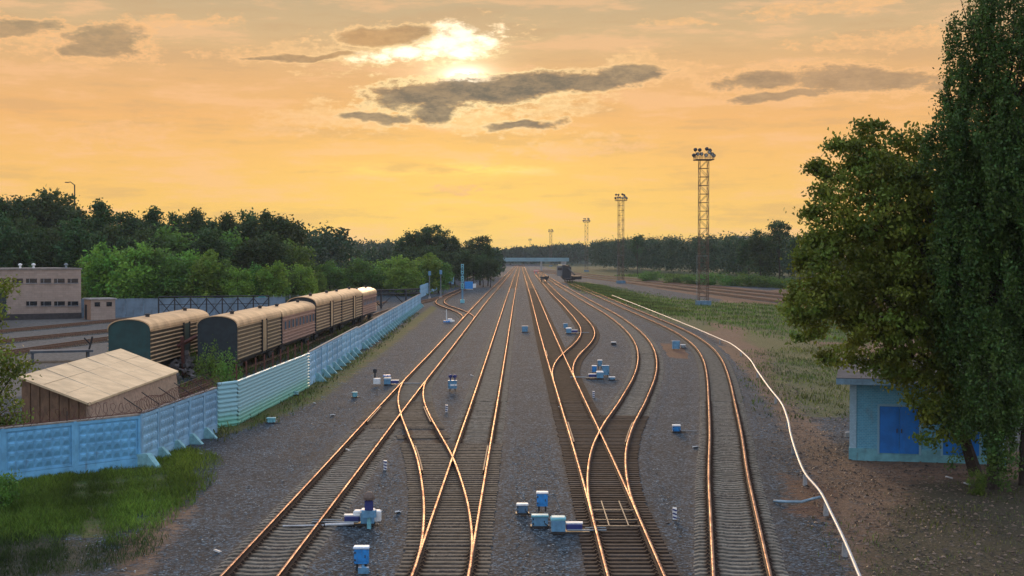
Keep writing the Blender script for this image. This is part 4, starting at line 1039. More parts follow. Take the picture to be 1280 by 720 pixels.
# dwarf signal with machine
t = point_machine(459, 657, 'weathered white point machine with a dwarf signal, right of the near left track', -1, 1.9, WHITE, WHITE, .85)
MB().bbox((.3, .1, .3), (.3, .35, .36), .04).build('end_box', [WHITE], t); MB().bbox((-.35, .1, .3), (.3, .35, .36), .04).build('end_box', [WHITE], t)
ds = empty('dwarf_signal', W(460.5, 662), label='dwarf signal with dark blue head and brown hood, standing before the white point machine', cat='railway signal')
MB().lathe((0, 0, 0), [(.09, 0), (.07, .75)], 8).build('post', [CYAN], ds); MB().bbox((0, 0, .62), (.6, .28, .3), .03).build('crossbox', [LBLUE], ds)
MB().bbox((0, 0, .98), (.34, .3, .42), .04).build('signal_head', [NAVY], ds); MB().lathe((0, 0, 1.2), [(.24, 0), (.24, .1), (.2, .2), (.13, .3), (.04, .33)], 12).build('hood', [M('hood_brown', (.12, .085, .065), .6)], ds)
ds.scale = (.82, .82, .82)
# cluster by the S-bend
t = point_machine(750, 473.5, 'white topped point machine at the front of the box cluster inside the S-bend', -1, 2.2, WHITE, WHITE, .9)
stand_box('relay_box', 743, 467, .4, .35, .5, BLUE, 'small blue box at the left of the cluster inside the S-bend', 'trackside box', legs=.15)
stand_box('relay_box', 757, 470, .62, .5, .75, LBLUE, 'taller pale blue relay box in the cluster inside the S-bend', 'trackside box', lid=LBLUE, legs=.1)
stand_box('relay_box', 750, 461, .4, .35, .5, LBLUE, 'blue box with a white lid at the back of the cluster inside the S-bend', 'trackside box', legs=.25)
stand_box('cable_box', 765, 475, .5, .3, .18, LBLUE, 'flat white lidded box at the right end of the cluster inside the S-bend', 'trackside box', legs=.03)
t = stand_box('twin_box', 846, 540, .45, .4, .3, BLUE, 'blue box with a split white lid between the S-bend track and the pale sleeper track', 'trackside box', legs=.05)
MB().tube([(.3, 0, .06), (1.2, -.1, .05)], .03, 6).build('rod', [STEELY], t)
stand_box('relay_box', 845, 437, .8, .6, .8, LBLUE, 'blue relay box on rusty ground by the far curve of the pale sleeper track', 'trackside box', lid=LBLUE, legs=.1)
stand_box('cable_box', 854, 435, .5, .4, .3, STEELY, 'small grey box just right of the blue relay box on rusty ground', 'trackside box', lid=WHITE, legs=.03)
stand_box('cable_box', 767, 431, .55, .45, .25, DARK, 'low box with a bright white lid inside the far right curves', 'trackside box', legs=.03)
stand_box('relay_box', 656, 415, .8, .5, .7, LBLUE, 'blue box with white base plate on the empty middle gravel strip', 'trackside box', lid=LBLUE, legs=.05)
t = point_machine(711, 417, 'far point machine with white cover just left of the far branch curve', 1, 2.4, WHITE, WHITE, 1.1)
stand_box('relay_box', 707, 411, .6, .4, .6, LBLUE, 'blue box right behind the far point machine by the branch curve', 'trackside box', lid=LBLUE, legs=.1)
stand_box('cable_box', 443, 497, .35, .3, .3, CYAN, 'small turquoise box on gravel left of the white and blue point machine', 'trackside box', lid=CYAN, legs=.03)
stand_box('concrete_block', 338, 529, .5, .4, .26, CYAN, 'turquoise concrete block lying on gravel below the corrugated fence', 'block', lid=CYAN, legs=0.)
stand_box('concrete_block', 367, 494, .6, .4, .2, FOOT, 'turquoise slab lying in weeds at the foot of the corrugated fence', 'block', lid=FOOT, legs=0.)
def stripe_post(px, py, label):
    t = empty('marker_stub', W(px, py), label=label, cat='marker', group='striped fouling point markers')
    MB().box((0, 0, .2), (.14, .14, .4)).build('stub', [WHITE], t)
    for k in range(3): MB().box((0, 0, .07 + k * .13), (.146, .146, .055), ry=.35).build('stripe', [NAVY], t)
stripe_post(481, 588, 'striped marker stub on gravel between the left track and the crossover')
stripe_post(844, 650, 'striped marker stub left of the pale sleeper track')
stripe_post(558, 515, 'striped marker stub below the box with two knobs')
stripe_post(742, 497, 'striped marker stub below the cluster of boxes in the S-bend')
# pipe
pp = [(1092, 760), (1075, 719), (1057, 677), (1040, 642), (1026, 615), (1007, 592), (996, 566), (989, 543), (985, 524), (977, 504), (962, 485), (947, 464), (936, 447.6), (916, 431), (900, 423.6), (866, 409), (829, 394), (791, 379), (765, 369)]
pw = empty('pipeline', label='long white pipe snaking along the right edge of the gravel on small grey supports', cat='pipe')
pts = [W(x, y, .45) for x, y in pp]
px_f = [p for p in pts]
dense = []
for i in range(len(pts) - 1):
    p0, p1, p2, p3 = pts[max(i - 1, 0)], pts[i], pts[i + 1], pts[min(i + 2, len(pts) - 1)]
    for k in range(6):
        t_ = k / 6; dense.append(.5 * ((2 * p1) + (p2 - p0) * t_ + (2 * p0 - 5 * p1 + 4 * p2 - p3) * t_**2 + (3 * p1 - p0 - 3 * p2 + p3) * t_**3))
dense.append(pts[-1])
MB().tube(dense, .052, 8).build('pipe', [PIPE], pw, smooth=True)
for i in range(3, 90, 9):
    p = dense[i]; MB().box((p.x, p.y, .17), (.16, .22, .45), taper=.7).build('support', [M('support_grey', (.25, .26, .26), .8)], pw)
ho = MB(); ho.tube([W(968, 627, .05), W(985, 628, .08), W(1003, 628, .06), W(1014, 625, .1), W(1026, 622, .3)], .055, 8)
tag(ho.build('hose', [M('grey_blue_hose', (.2, .3, .36), .6)], smooth=True), 'grey blue hose leading from the pipe bend across the dirt to the gravel', 'hose')
ho = MB(); ho.tube([W(405, 657.5, .08), W(441, 656, .08)], .05, 6).tube([W(352, 659, .06), W(404, 658, .06)], .03, 6)
tag(ho.build('cable_conduit', [M('pale_conduit', (.5, .52, .52), .6)]), 'pale conduit crossing under the near left track toward the dwarf signal', 'conduit')
tag(MB().bbox((0, 0, .12), (.5, .3, .26), .05).build('boulder', [M('grey_stone', (.3, .29, .27), .9)], None, W(1063, 546)), 'pale stone lying at the left corner of the blue hut', 'stone')
# white litter scraps
lit = MB()
for (x, y) in ((249, 569), (435, 564), (270, 692), (497, 642), (352, 648), (415, 520), (392, 505), (700, 510), (870, 560), (590, 470), (1187, 598), (1210, 606)):
    p = W(x, y); lit.box((p.x, p.y, .03), (rr.uniform(.12, .25), rr.uniform(.15, .3), .05), 0, rr.uniform(0, 3), .3, .2)
tag(lit.build('litter', [M('scrap_white', (.6, .6, .57), .7)]), 'scattered white scraps on the gravel', 'litter', kind='stuff')

# ------------------------------------------------------------------ vegetation
LEAF_DARK = leafmat('leaf_dark', (.037, .074, .019), .28)
LEAF_MID = leafmat('leaf_mid', (.088, .17, .028), .35)
LEAF_LIGHT = leafmat('leaf_light', (.145, .255, .034), .4)
LEAF_MAPLE = leafmat('leaf_maple', (.135, .18, .026), .38, (.13, .17, .02), .0, .0)
LEAF_BIRCH = leafmat('leaf_birch', (.056, .108, .022), .3, None, .0, .0)
LEAF_FAR = leafmat('leaf_far_forest', (.026, .058, .021), .25, None, 0, 0)
GRASSM = leafmat('grass_blade', (.085, .165, .022), .2, None, 0, 0)
DRYM = leafmat('weed_blade', (.09, .135, .032), .2, None, 0, 0)

def leaves(rs, C, sig, n, size, droop=0., flat=.0, tv=.35):
    """leaf rhombs round cluster centres C (Kx3), sigma (3,), n each"""
    K = len(C); N = K * n
    ctr = np.repeat(C, n, 0) + rs.normal(0, 1, (N, 3)) * np.asarray(sig) * np.repeat(rs.uniform(.6, 1.3, (K, 1)), n, 0)
    a = rs.normal(0, 1, (N, 3)); a[:, 2] -= droop; a /= np.linalg.norm(a, axis=1)[:, None]
    b = rs.normal(0, 1, (N, 3)); b[:, 2] *= (1 - flat); b = np.cross(a, b); b /= np.linalg.norm(b, axis=1)[:, None] + 1e-9
    s = size * rs.uniform(.6, 1.3, (N, 1)); nrm = np.cross(a, b)
    V = np.stack([ctr - a * s, ctr + b * s * .55 + nrm * s * .18, ctr + a * s, ctr - b * s * .55 + nrm * s * .18], 1).reshape(-1, 3)
    ct = rs.uniform(1 - tv, 1 + tv, (K, 1)); hy = rs.uniform(-.18, .22, (K, 1))
    t = np.concatenate([ct * (1 + hy), ct, ct * (1 - hy * .5)], 1)
    t = np.repeat(t, n, 0) * rs.uniform(.75, 1.25, (N, 1))
    return V, np.repeat(t, 4, 0)
def ellip(rs, k, c, r, lo=.5, bottom=None):
    d = rs.normal(0, 1, (k, 3)); d /= np.linalg.norm(d, axis=1)[:, None]
    rad = rs.uniform(lo**3, 1, (k, 1)) ** (1 / 3)
    return np.asarray(c) + d * rad * np.asarray(r)
def quads_for(V): return np.arange(len(V)).reshape(-1, 4)
def trunk_mb(base, top, r0, r1, limbs, seed=1, bend=.25, n=8):
    rr = random.Random(seed); b = MB(); base = Vector(base); top = Vector(top); pts = []; rs_ = []
    for i in range(8):
        s = i / 7; p = base.lerp(top, s) + Vector((rr.uniform(-1, 1), rr.uniform(-1, 1), 0)) * bend * math.sin(s * 3.1); pts.append(p); rs_.append((r0 * 1.35 if i == 0 else r0 + (r1 - r0) * s))
    b.tube(pts, rs_, n)
    for (s, end, r) in limbs:
        i = min(6, int(s * 7)); p = pts[i].lerp(pts[i + 1], s * 7 - i); end = Vector(end); mid = p.lerp(end, .5) + Vector((rr.uniform(-.3, .3), rr.uniform(-.3, .3), (end - p).length * .08))
        b.tube([p, p.lerp(mid, .5) + Vector((0, 0, -.05)), mid, mid.lerp(end, .55), end], [r, r * .8, r * .6, r * .4, r * .15], 6)
        for k in range(2):
            e2 = mid + (end - p) * rr.uniform(.2, .4) + Vector((rr.uniform(-1, 1), rr.uniform(-1, 1), rr.uniform(-.3, 1))) * (end - p).length * .14
            b.tube([mid, mid.lerp(e2, .5), e2], [r * .45, r * .3, r * .1], 5)
    return b
PROTO = {}
def proto(key, H, lobes, K, n, sig, size, mat, seed, r0=.25, name='tree', catl='tree', droop=0.):
    """lobes: (x, y, z, rx, ry, rz, share)"""
    rs = np.random.RandomState(seed)
    C = np.concatenate([ellip(rs, int(K * l[6]), l[:3], l[3:6]) for l in lobes])
    V, T = leaves(rs, C, sig, n, size, droop)
    t = empty(name)
    np_mesh('crown', V, quads_for(V), mat, T, parent=t)
    rr = random.Random(seed); limbs = []
    for c in rr.sample(range(len(C)), 9):
        if C[c][2] > H * .25: limbs.append((max(.25, min(.9, C[c][2] / H - .15)), tuple(C[c]), r0 * .4))
    trunk_mb((0, 0, -.2), (0, 0, H * .85), r0, r0 * .25, limbs, seed).build('trunk', [BARK], t)
    PROTO[key] = [t, H, False]; return t
proto('dark_a', 20, [(0, 0, 12, 4.2, 4.2, 5.5, .55), (-1.5, .5, 8, 3.8, 3.8, 4, .25), (1, 0, 16.5, 2.6, 2.6, 3, .2)], 95, 62, (.75, .75, .6), .36, LEAF_DARK, 21)
proto('dark_b', 20, [(0, 0, 11, 3.6, 3.6, 6.5, .5), (1.8, 0, 13.5, 2.8, 3, 4.2, .25), (-1.4, 0, 16, 2.2, 2.4, 3.6, .25)], 90, 62, (.7, .7, .7), .36, LEAF_DARK, 22)
proto('slim', 20, [(0, 0, 11, 2.4, 2.4, 7.5, .7), (0.3, 0, 16.5, 1.5, 1.5, 3.2, .3)], 70, 60, (.6, .6, .7), .34, LEAF_DARK, 23)
proto('sparse', 20, [(0, 0, 13.5, 4.6, 4.2, 3.4, .5), (-2.2, 0, 16.5, 2.4, 2.2, 2.4, .25), (2.2, 0, 17, 2.2, 2.2, 2.6, .25)], 46, 55, (.55, .55, .45), .34, LEAF_DARK, 24)
proto('mid_a', 10, [(0, 0, 5.6, 3.2, 3.2, 4, .7), (1.2, -.5, 4, 3, 3, 3, .3)], 90, 60, (.55, .55, .45), .26, LEAF_MID, 25, .16)
proto('light_a', 10, [(0, 0, 5.2, 3.1, 3.1, 4.6, .6), (-1.3, -.4, 3.6, 2.8, 2.8, 3.2, .4)], 90, 60, (.5, .5, .45), .25, LEAF_LIGHT, 26, .15)
proto('light_b', 10, [(0, 0, 5.6, 2.6, 2.6, 4.3, .7), (1.1, 0, 4, 2.4, 2.4, 3.4, .3)], 80, 60, (.45, .45, .5), .25, LEAF_LIGHT, 27, .15)
proto('bush', 3, [(0, 0, 1.2, 2.2, 2.0, 1.5, .6), (1.2, .2, 1.0, 1.6, 1.6, 1.1, .4)], 50, 60, (.32, .32, .26), .13, LEAF_MID, 28, .06, 'bush')
proto('feathery', 3, [(0, 0, 1.3, 1.5, 1.4, 1.6, .7), (.7, 0, 1.9, .9, .9, 1.2, .3)], 44, 34, (.14, .14, .42), .10, LEAF_MID, 29, .05, 'bush', droop=-1.2)
rt = random.Random(99)
def place(key, px, top, Y, label, group, wide=1., cat='tree', z=0.):
    t, H, used = PROTO[key]
    o = t if not used else copy_tree(t); PROTO[key][2] = True
    h = CZ - (top - HY) * Y / FPX - z; s = max(.25, h / H)
    o.location = ((px - VX) * Y / FPX, Y, z); o.rotation_euler.z = rt.uniform(0, 6.28)
    o.scale = (s * wide * rt.uniform(.92, 1.08), s * wide * rt.uniform(.92, 1.08), s)
    return tag(o, label, cat, group)
ORD = ['first', 'second', 'third', 'fourth', 'fifth', 'sixth', 'seventh', 'eighth', 'ninth', 'tenth', 'eleventh', 'twelfth', 'thirteenth', 'fourteenth', 'fifteenth', 'sixteenth', 'seventeenth', 'eighteenth', 'nineteenth', 'twentieth']
def row(lst, Y, keys, fmt, group, wide=1.05, dy=10):
    for i, (px, top) in enumerate(lst):
        place(keys[i % len(keys)], px, top, Y + rt.uniform(-dy, dy), fmt.format(ORD[i]), group, wide)
row([(-16, 246), (4, 238), (24, 247), (44, 240), (66, 236), (86, 243), (106, 262), (126, 251), (150, 262)], 300, ['dark_a', 'dark_b', 'slim', 'sparse', 'dark_a'], 'tall dark tree on the skyline above the beige building, {} from the frame edge', 'tall dark skyline trees of the left forest')
row([(172, 265), (190, 260), (208, 265), (228, 267), (246, 262), (264, 268), (284, 267), (300, 263), (318, 269), (334, 264), (355, 263), (372, 288)], 300, ['dark_b', 'slim', 'dark_a', 'dark_a', 'slim'], 'tall dark tree on the skyline above the wagons, {} from the beige building side', 'tall dark skyline trees of the left forest')
row([(-10, 268), (15, 275), (40, 270), (65, 278), (92, 272), (118, 285), (142, 280)], 272, ['dark_a', 'dark_b'], 'dark tree of the second rank behind the beige building, {} from the frame edge', 'second rank trees of the left forest')
row([(166, 290), (190, 285), (215, 282), (240, 290), (265, 284), (290, 288), (315, 292), (342, 290), (366, 300)], 268, ['dark_b', 'dark_a', 'mid_a'], 'dark tree of the second rank behind the light green trees, {} from the annex', 'second rank trees of the left forest')
row([(112, 322), (130, 303), (150, 312), (168, 306), (187, 302), (205, 312), (222, 320), (240, 314), (256, 312), (276, 324), (297, 334), (318, 330), (342, 326), (360, 338), (376, 330)], 244, ['light_a', 'light_b', 'mid_a', 'light_a', 'mid_a', 'light_b', 'mid_a'], 'lower bright green tree standing behind the blue yard wall, {} from the annex', 'bright green trees along the yard wall', 1.1, 6)
row([(395, 338), (412, 326), (434, 334), (452, 322), (470, 334), (488, 322), (504, 320), (520, 330), (534, 316), (548, 324), (430, 345)], 345, ['light_a', 'mid_a', 'light_b', 'mid_a', 'mid_a', 'light_a'], 'rounded green tree above the far wagons, {} in the row from the container', 'rounded green trees beyond the wagons', 1.35, 18)
row([(508, 296), (522, 284), (537, 279), (553, 286), (568, 296), (584, 301), (600, 293), (610, 306)], 440, ['dark_a', 'dark_b', 'sparse', 'dark_a', 'slim', 'dark_a', 'sparse', 'slim'], 'dark tall tree in the clump left of the bridge, {} from the left', 'dark clump left of the bridge', 1.15, 12)
row([(500, 312), (516, 308), (532, 306), (548, 308), (563, 312), (578, 312), (592, 315), (604, 318), (613, 322)], 415, ['dark_b', 'dark_a'], 'dark lower tree in front of the clump by the bridge, {} from the left', 'dark clump left of the bridge', 1.25, 8)
place('sparse', 797, 292, 640, 'lone dark tree rising above the far forest between the second mast and the nearest mast', None)
place('sparse', 974, 273, 425, 'spreading dark tree on the skyline left of the big right tree', None)
place('dark_a', 950, 287, 430, 'dark tree with a rounded top beside the spreading skyline tree', None)
place('dark_b', 936, 293, 440, 'dark rounded tree directly right of the distant apartment block', None)
place('dark_b', 1000, 292, 420, 'dark tree half hidden behind the big right tree crown', None)
for i, (px, top, Y, lb) in enumerate(((815, 338, 520, 'farthest low green bush beyond the rusty tracks, nearest the second mast'), (842, 341, 480, 'small bush patch beyond the rusty tracks, just left of the nearest mast'), (868, 341, 460, 'green bush behind the foot of the nearest mast'), (893, 340, 450, 'green bush just right of the nearest mast'), (915, 343, 440, 'wide green bush beyond the rusty tracks below the apartment block'), (937, 340, 430, 'tallest green bush beyond the rusty tracks below the spreading tree'), (958, 344, 420, 'green bush beyond the rusty tracks near the big right crown'), (980, 346, 410, 'green bush touching the left edge of the big right crown'))):
    place('bush', px, top, Y, lb, 'bushes beyond the rusty tracks', 1.7, 'bush')
place('light_a', 1000, 352, 215, 'light green young tree peeping out left of the big right crown', None, 1.2)
place('mid_a', 1025, 362, 190, 'young green tree behind the big right crown above the hut', None, 1.2)
for px, py, top, lb, w in ((150, 462, 424, 'feathery green shrub in front of the lone green wagon', .9), (178, 466, 430, 'feathery shrub behind the top edge of the tan shed roof', .8), (262, 480, 436, 'feathery green shrub between the rubble heap and the first tan wagon', .95), (284, 490, 446, 'feathery shrub behind the first post of the corrugated fence', 1.), (245, 470, 440, 'low shrub growing on the rubble heap', .8), (215, 452, 428, 'tall feathery shrub beside the lone green wagon', .6)):
    q = W(px, py); place('feathery', px, top, q.y, lb, 'shrubs by the wagons', w, 'bush')

def special(name, label, lobes, Y, ppm_Y, n, sig, size, mat, seed, tb, tt, r0, dens=26., strands=0., depth=1.):
    """lobes in photo pixels of the crown at depth Y -> real ellipsoids"""
    rs = np.random.RandomState(seed); k = Y / FPX; Cs = []
    for (px, py, rx, ry, *dm) in lobes:
        c = WY(px, py, Y); a, b = rx * k, ry * k; d = (a + b) / 2 * depth
        vol = a * b * d; kk = max(5, int(dens * vol ** .72 * (dm[0] if dm else 1)))
        Cs.append(ellip(rs, kk, (c.x, c.y + rs.uniform(-.5, .5), c.z), (a, d, b), .35))
    C = np.concatenate(Cs)
    base = Vector(tb); O = base.copy(); O.z = 0
    if strands:
        SC = []
        for c in C:
            L = rs.uniform(.4, strands); m = int(L / .22) + 1; dx = rs.normal(0, .12, 2)
            for j in range(m): SC.append((c[0] + dx[0] * j * .22, c[1] + dx[1] * j * .22, c[2] - j * .22))
        LC = np.array(SC)
    else: LC = C
    V, T = leaves(rs, LC, sig, n, size, .6, tv=.5)
    V = V - np.array([O.x, O.y, 0])
    t = empty(name, O, 0, label, 'tree')
    np_mesh('crown', V, quads_for(V), mat, T, parent=t)
    pick = rs.choice(len(C), 34, replace=False); limbs = []
    H = tt[2]
    for i in pick:
        s = min(.92, max(.22, (C[i][2] - 1.5) / H - .12)); limbs.append((s, (C[i][0] - O.x, C[i][1] - O.y, C[i][2]), r0 * .34))
    b = trunk_mb((0, 0, -.2), (tt[0] - O.x, tt[1] - O.y, tt[2]), r0, r0 * .2, limbs, seed, .35)
    if strands:
        for c in C[::4]: b.tube([(c[0] - O.x, c[1] - O.y, c[2] + .3), (c[0] - O.x, c[1] - O.y, c[2] - .8)], .008, 3)
    b.build('trunk', [BARK], t)
    return t
A0 = W(1222, 592); AT = WY(1120, 190, 61)
special('maple_tree', 'broad yellow green tree leaning over the blue hut with its crown reaching far left', [(1085, 255, 62, 80), (1050, 345, 55, 75), (1110, 375, 75, 70), (1150, 310, 65, 110), (1100, 196, 42, 36), (1030, 235, 16, 28), (1150, 440, 60, 50), (1082, 430, 34, 34), (1012, 372, 24, 34), (1175, 490, 40, 45), (1024, 300, 16, 24), (1060, 200, 18, 24), (1000, 326, 14, 9), (1018, 208, 9, 7), (1088, 160, 15, 10), (1046, 182, 12, 10), (1012, 262, 10, 9), (990, 392, 9, 12), (1132, 176, 18, 12), (1012, 418, 16, 12), (1040, 452, 14, 10), (1165, 530, 24, 26), (1195, 520, 30, 36), (1180, 400, 50, 60), (1190, 250, 40, 50), (1110, 455, 26, 14), (1165, 225, 34, 44), (1148, 186, 20, 14)], 61.5, 0, 84, (.25, .25, .17), .10, LEAF_MAPLE, 41, A0, AT, .24, 17)
B0 = W(1242, 610); BT = WY(1240, -110, 58.5)
special('birch_tree', 'tallest birch with drooping leaf strands running out of the top of the frame', [(1245, -80, 45, 70, .7), (1240, 20, 52, 60, .75), (1206, 60, 28, 50, .9), (1190, 40, 12, 24, 1.), (1262, 90, 55, 60, .6), (1235, 150, 60, 60, .8), (1176, 158, 34, 20, 1.2), (1255, 230, 66, 80), (1215, 260, 40, 60), (1245, 340, 66, 80), (1320, 60, 60, 90), (1320, 240, 70, 110), (1225, 190, 50, 50), (1270, 150, 60, 60), (1200, 110, 26, 40), (1195, 215, 30, 40), (1200, 300, 34, 60), (1245, 450, 46, 70), (1235, 520, 36, 30), (1160, 172, 18, 12), (1250, 560, 22, 16, 1.3)], 57.6, 0, 17, (.13, .13, .12), .074, LEAF_BIRCH, 42, B0, BT, .2, 26, 1.9)
C0 = W(1282, 606); CT = WY(1290, 220, 59)
special('dark_tree', 'dark leafy tree at the right frame edge below the birch', [(1280, 330, 60, 100), (1235, 420, 62, 70), (1290, 460, 60, 70), (1215, 500, 34, 40), (1250, 520, 30, 26), (1340, 420, 60, 110), (1200, 400, 40, 60), (1225, 300, 50, 70), (1260, 240, 60, 70)], 60, 0, 120, (.36, .36, .3), .085, LEAF_BIRCH, 43, C0, CT, .2, 16)
L0 = W(-26, 590); LT = WY(-20, 380, 63)
L0.y = 63.5; L0.x = (-30 - VX) * 63.5 / FPX
special('young_tree', 'leafy yellow green tree at the left frame edge before the brown plank wall', [(-14, 465, 28, 46), (-20, 398, 20, 26), (0, 515, 20, 24), (-50, 440, 34, 70), (6, 362, 12, 6), (20, 458, 12, 6)], 63.5, 0, 60, (.26, .26, .2), .085, LEAF_MAPLE, 44, L0, LT, .1, 24)
q = W(2, 640); place('bush', -4, 588, q.y, 'dark green bush at the left frame edge in front of the blue fence', None, .75, 'bush')
q = W(1222, 618); place('bush', 1221, 585, q.y, 'small yellow green shrub between the two trunks by the hut', None, .55, 'bush')

# low hill behind the far woods
hx = np.linspace(-1500, 1500, 100); hv = []
for row, (y, f) in enumerate(((1440, 0), (1475, .75), (1540, 1.), (1800, 1.1), (2000, 0))):
    for x in hx:
        top = np.interp(VX + x * FPX / 1500, [200, 500, 610, 700, 800, 1100], [302, 305, 314, 308, 305.5, 304])
        hv.append((x, y, -.3 + f * ((CZ - (top - HY) * 1500 / FPX) + 1.2 * math.sin(x * .06) * math.sin(x * .017))))
hn = len(hx); hq = [(r * hn + i, r * hn + i + 1, (r + 1) * hn + i + 1, (r + 1) * hn + i) for r in range(4) for i in range(hn - 1)]
tag(np_mesh('hills', hv, hq, M('hill_wood_green', (.03, .048, .022), .95, 0, .5, .05)), kind='structure')

# far forest masses
def forest(name, spots, label, leaf, n, mat, seed):
    rs = np.random.RandomState(seed); Vs = []; Ts = []
    for (x, y, h) in spots:
        w = h * rs.uniform(.16, .26); K = 16
        C = np.concatenate([ellip(rs, K, (x, y, h * .55), (w, w, h * .42), .6), ellip(rs, 5, (x + rs.uniform(-1, 1), y, h * .85), (w * .5, w * .5, h * .14), .3)])
        V, T = leaves(rs, C, (w * .28, w * .28, h * .06), n, leaf); Vs.append(V); Ts.append(T * rs.uniform(.7, 1.25))
    V = np.concatenate(Vs); T = np.concatenate(Ts)
    o = np_mesh(name, V, quads_for(V), mat, T); o['kind'] = 'stuff'
    return tag(o, label, 'forest')
rs = np.random.RandomState(77)
sp = []
for i in range(330):
    s = rs.uniform(-.15, 1.0); dpt = rs.uniform(0, 1) ** 1.5
    x = 88 + (40 - 88) * s; y = 425 + (930 - 425) * s
    sp.append((x + dpt * 55 * .9 + rs.uniform(-2, 2), y + dpt * 45, rs.uniform(12.5, 15.2) + 2.5 * dpt + 3.5 * s))
forest('forest', sp, 'dark forest mass behind the rusty tracks on the right', .52, 14, LEAF_FAR, 5)
sp = []
for i in range(560):
    x = rs.uniform(-230, 330); y = rs.uniform(1250, 1435)
    px = VX + x * FPX / y; topy = np.interp(px, [560, 610, 650, 700, 760, 1000], [313, 312.5, 310.5, 306.5, 303.5, 301])
    sp.append((x, y, max(8, CZ - (topy - HY) * y / FPX + rs.uniform(-2.2, 1.2))))
forest('forest', sp, 'far low forest ridge beyond the bridge', 1.15, 10, LEAF_FAR, 6)
sp = []
for i in range(260):
    x = rs.uniform(-330, -55); y = rs.uniform(880, 1000)
    px = VX + x * FPX / y; topy = 301 + rs.uniform(-1.5, 4)
    sp.append((x, y, max(8, CZ - (topy - HY) * y / FPX)))
forest('forest', sp, 'distant forest ridge between the left forest and the dark clump', .8, 9, LEAF_FAR, 8)
sp = [(rs.uniform(-75, -8), rs.uniform(470, 620), rs.uniform(9, 12)) for i in range(110)]
forest('forest', sp, 'low scrub wood behind the dark clump left of the bridge', .6, 10, LEAF_FAR, 9)
sp = [(-rs.uniform(48, 140), rs.uniform(310, 420), rs.uniform(13, 17)) for i in range(170)]
forest('forest', sp, 'dark inner wood of the left forest', .6, 12, LEAF_FAR, 10)

# distant apartment block, street mast
ap = empty('apartment_block', (0, 1250, 0), label='pale distant apartment block showing its top above the right forest', cat='apartment block')
ap.location.x = (924 - VX) * 1250 / FPX
MB().box((0, 0, 12), (16, 14, 24.5)).build('wall', [CONC], ap); MB().box((0, 0, 24.4), (16.5, 14.5, .5)).build('roof', [DARK], ap)
for k in range(5):
    for z in (20.6, 22.9): MB().box((-6 + k * 3, -7.0, z), (1.6, .1, 1.3)).build('window', [WINDOW], ap)
sl_ = empty('street_mast', ((93 - VX) * 325 / FPX, 325, 0), label='thin bent lamp mast poking above the left forest skyline', cat='lamp mast')
MB().lathe((0, 0, 0), [(.2, 0), (.14, 24.6)], 8).build('post', [DARK], sl_)
MB().tube([(0, 0, 24.5), (-.9, 0, 25.2), (-1.4, 0, 25.1)], .1, 6).build('arm', [DARK], sl_); MB().bbox((-1.7, 0, 25.1), (.8, .3, .2), .03).build('lamp_head', [DARK], sl_)

# grass and weeds
def blades(name, label, poly, n, h, w, mat, seed, soft=1.2, zone_n=.6, z=-.05):
    rs = np.random.RandomState(seed); P = np.array(poly); lo, hi = P.min(0) - soft, P.max(0) + soft
    m = n * 4; x = rs.uniform(lo[0], hi[0], m); y = rs.uniform(lo[1], hi[1], m)
    sd = poly_sd(x, y, poly); pat = np.clip(.5 + .5 * wave(x * .9, y * .6) * .8 + .25 * wave(x * 3.1 + 2, y * 2.3), 0, 1.3)
    keep = rs.uniform(0, 1, m) < np.clip(.5 + sd / (2 * soft), 0, 1) * (zone_n + (1 - zone_n) * pat)
    x, y, pat = x[keep][:n], y[keep][:n], pat[keep][:n]; k = len(x)
    hh = h * rs.uniform(.4, 1.2, k) * (.55 + .7 * pat); an = rs.uniform(0, 6.283, k); lean = rs.uniform(.1, .55, k) * hh; la = rs.uniform(0, 6.283, k)
    ww = w * rs.uniform(.6, 1.4, k)
    p0 = np.stack([x - np.cos(an) * ww, y - np.sin(an) * ww, np.full(k, z)], -1); p1 = np.stack([x + np.cos(an) * ww, y + np.sin(an) * ww, np.full(k, z)], -1)
    m0 = np.stack([x + np.cos(la) * lean * .35 + np.cos(an) * ww * .6, y + np.sin(la) * lean * .35 + np.sin(an) * ww * .6, z + hh * .6], -1)
    p2 = np.stack([x + np.cos(la) * lean, y + np.sin(la) * lean, z + hh], -1)
    V = np.stack([p0, p1, m0, p2], 1).reshape(-1, 3)
    g = rs.uniform(.35, 1.7, (k, 1)) * np.clip(.8 + .45 * wave(x * .8 + 5, y * .55)[:, None], .35, 1.6); yl = np.clip(rs.uniform(0, 1, (k, 1)) ** 2 * .4 + np.clip(wave(x * .35 + 3, y * .22)[:, None], 0, 1) * .45, 0, 1.3)
    T = np.concatenate([g * (1 + yl * .9), g * (1 + yl * .1), g], 1)
    o = np_mesh(name, V, quads_for(V), mat, np.repeat(T, 4, 0)); o['kind'] = 'stuff'
    return tag(o, label, 'grass')
blades('grass', 'lush grass patch below the near blue fence', grass_left, 75000, .24, .0085, GRASSM, 1, 1.6, .04)
blades('grass', 'short sparse grass at the lower left corner, coloured dark to paint shade', WP([(-60, 666), (60, 668), (130, 672), (170, 664), (150, 692), (100, 708), (-60, 724)]), 14000, .18, .009, LEAF_DARK, 11, 1.2, .1)  # dark leaf colour carries the painted shade over this corner
blades('grass', 'green grass strip between the far pipe and the rusty tracks', grass_strip, 24000, .36, .05, GRASSM, 2, 4, .08)
blades('grass', 'yellow green weeds on the gravel right of the pipe', weeds_r, 11000, .26, .035, DRYM, 3, 3.5, .02)
blades('grass', 'thin weeds along the foot of the corrugated and long blue fences', WP([(255, 545), (330, 522), (390, 486), (470, 434), (520, 392), (512, 398), (440, 455), (350, 520), (270, 552)]), 5000, .3, .03, DRYM, 4, .8, .1)
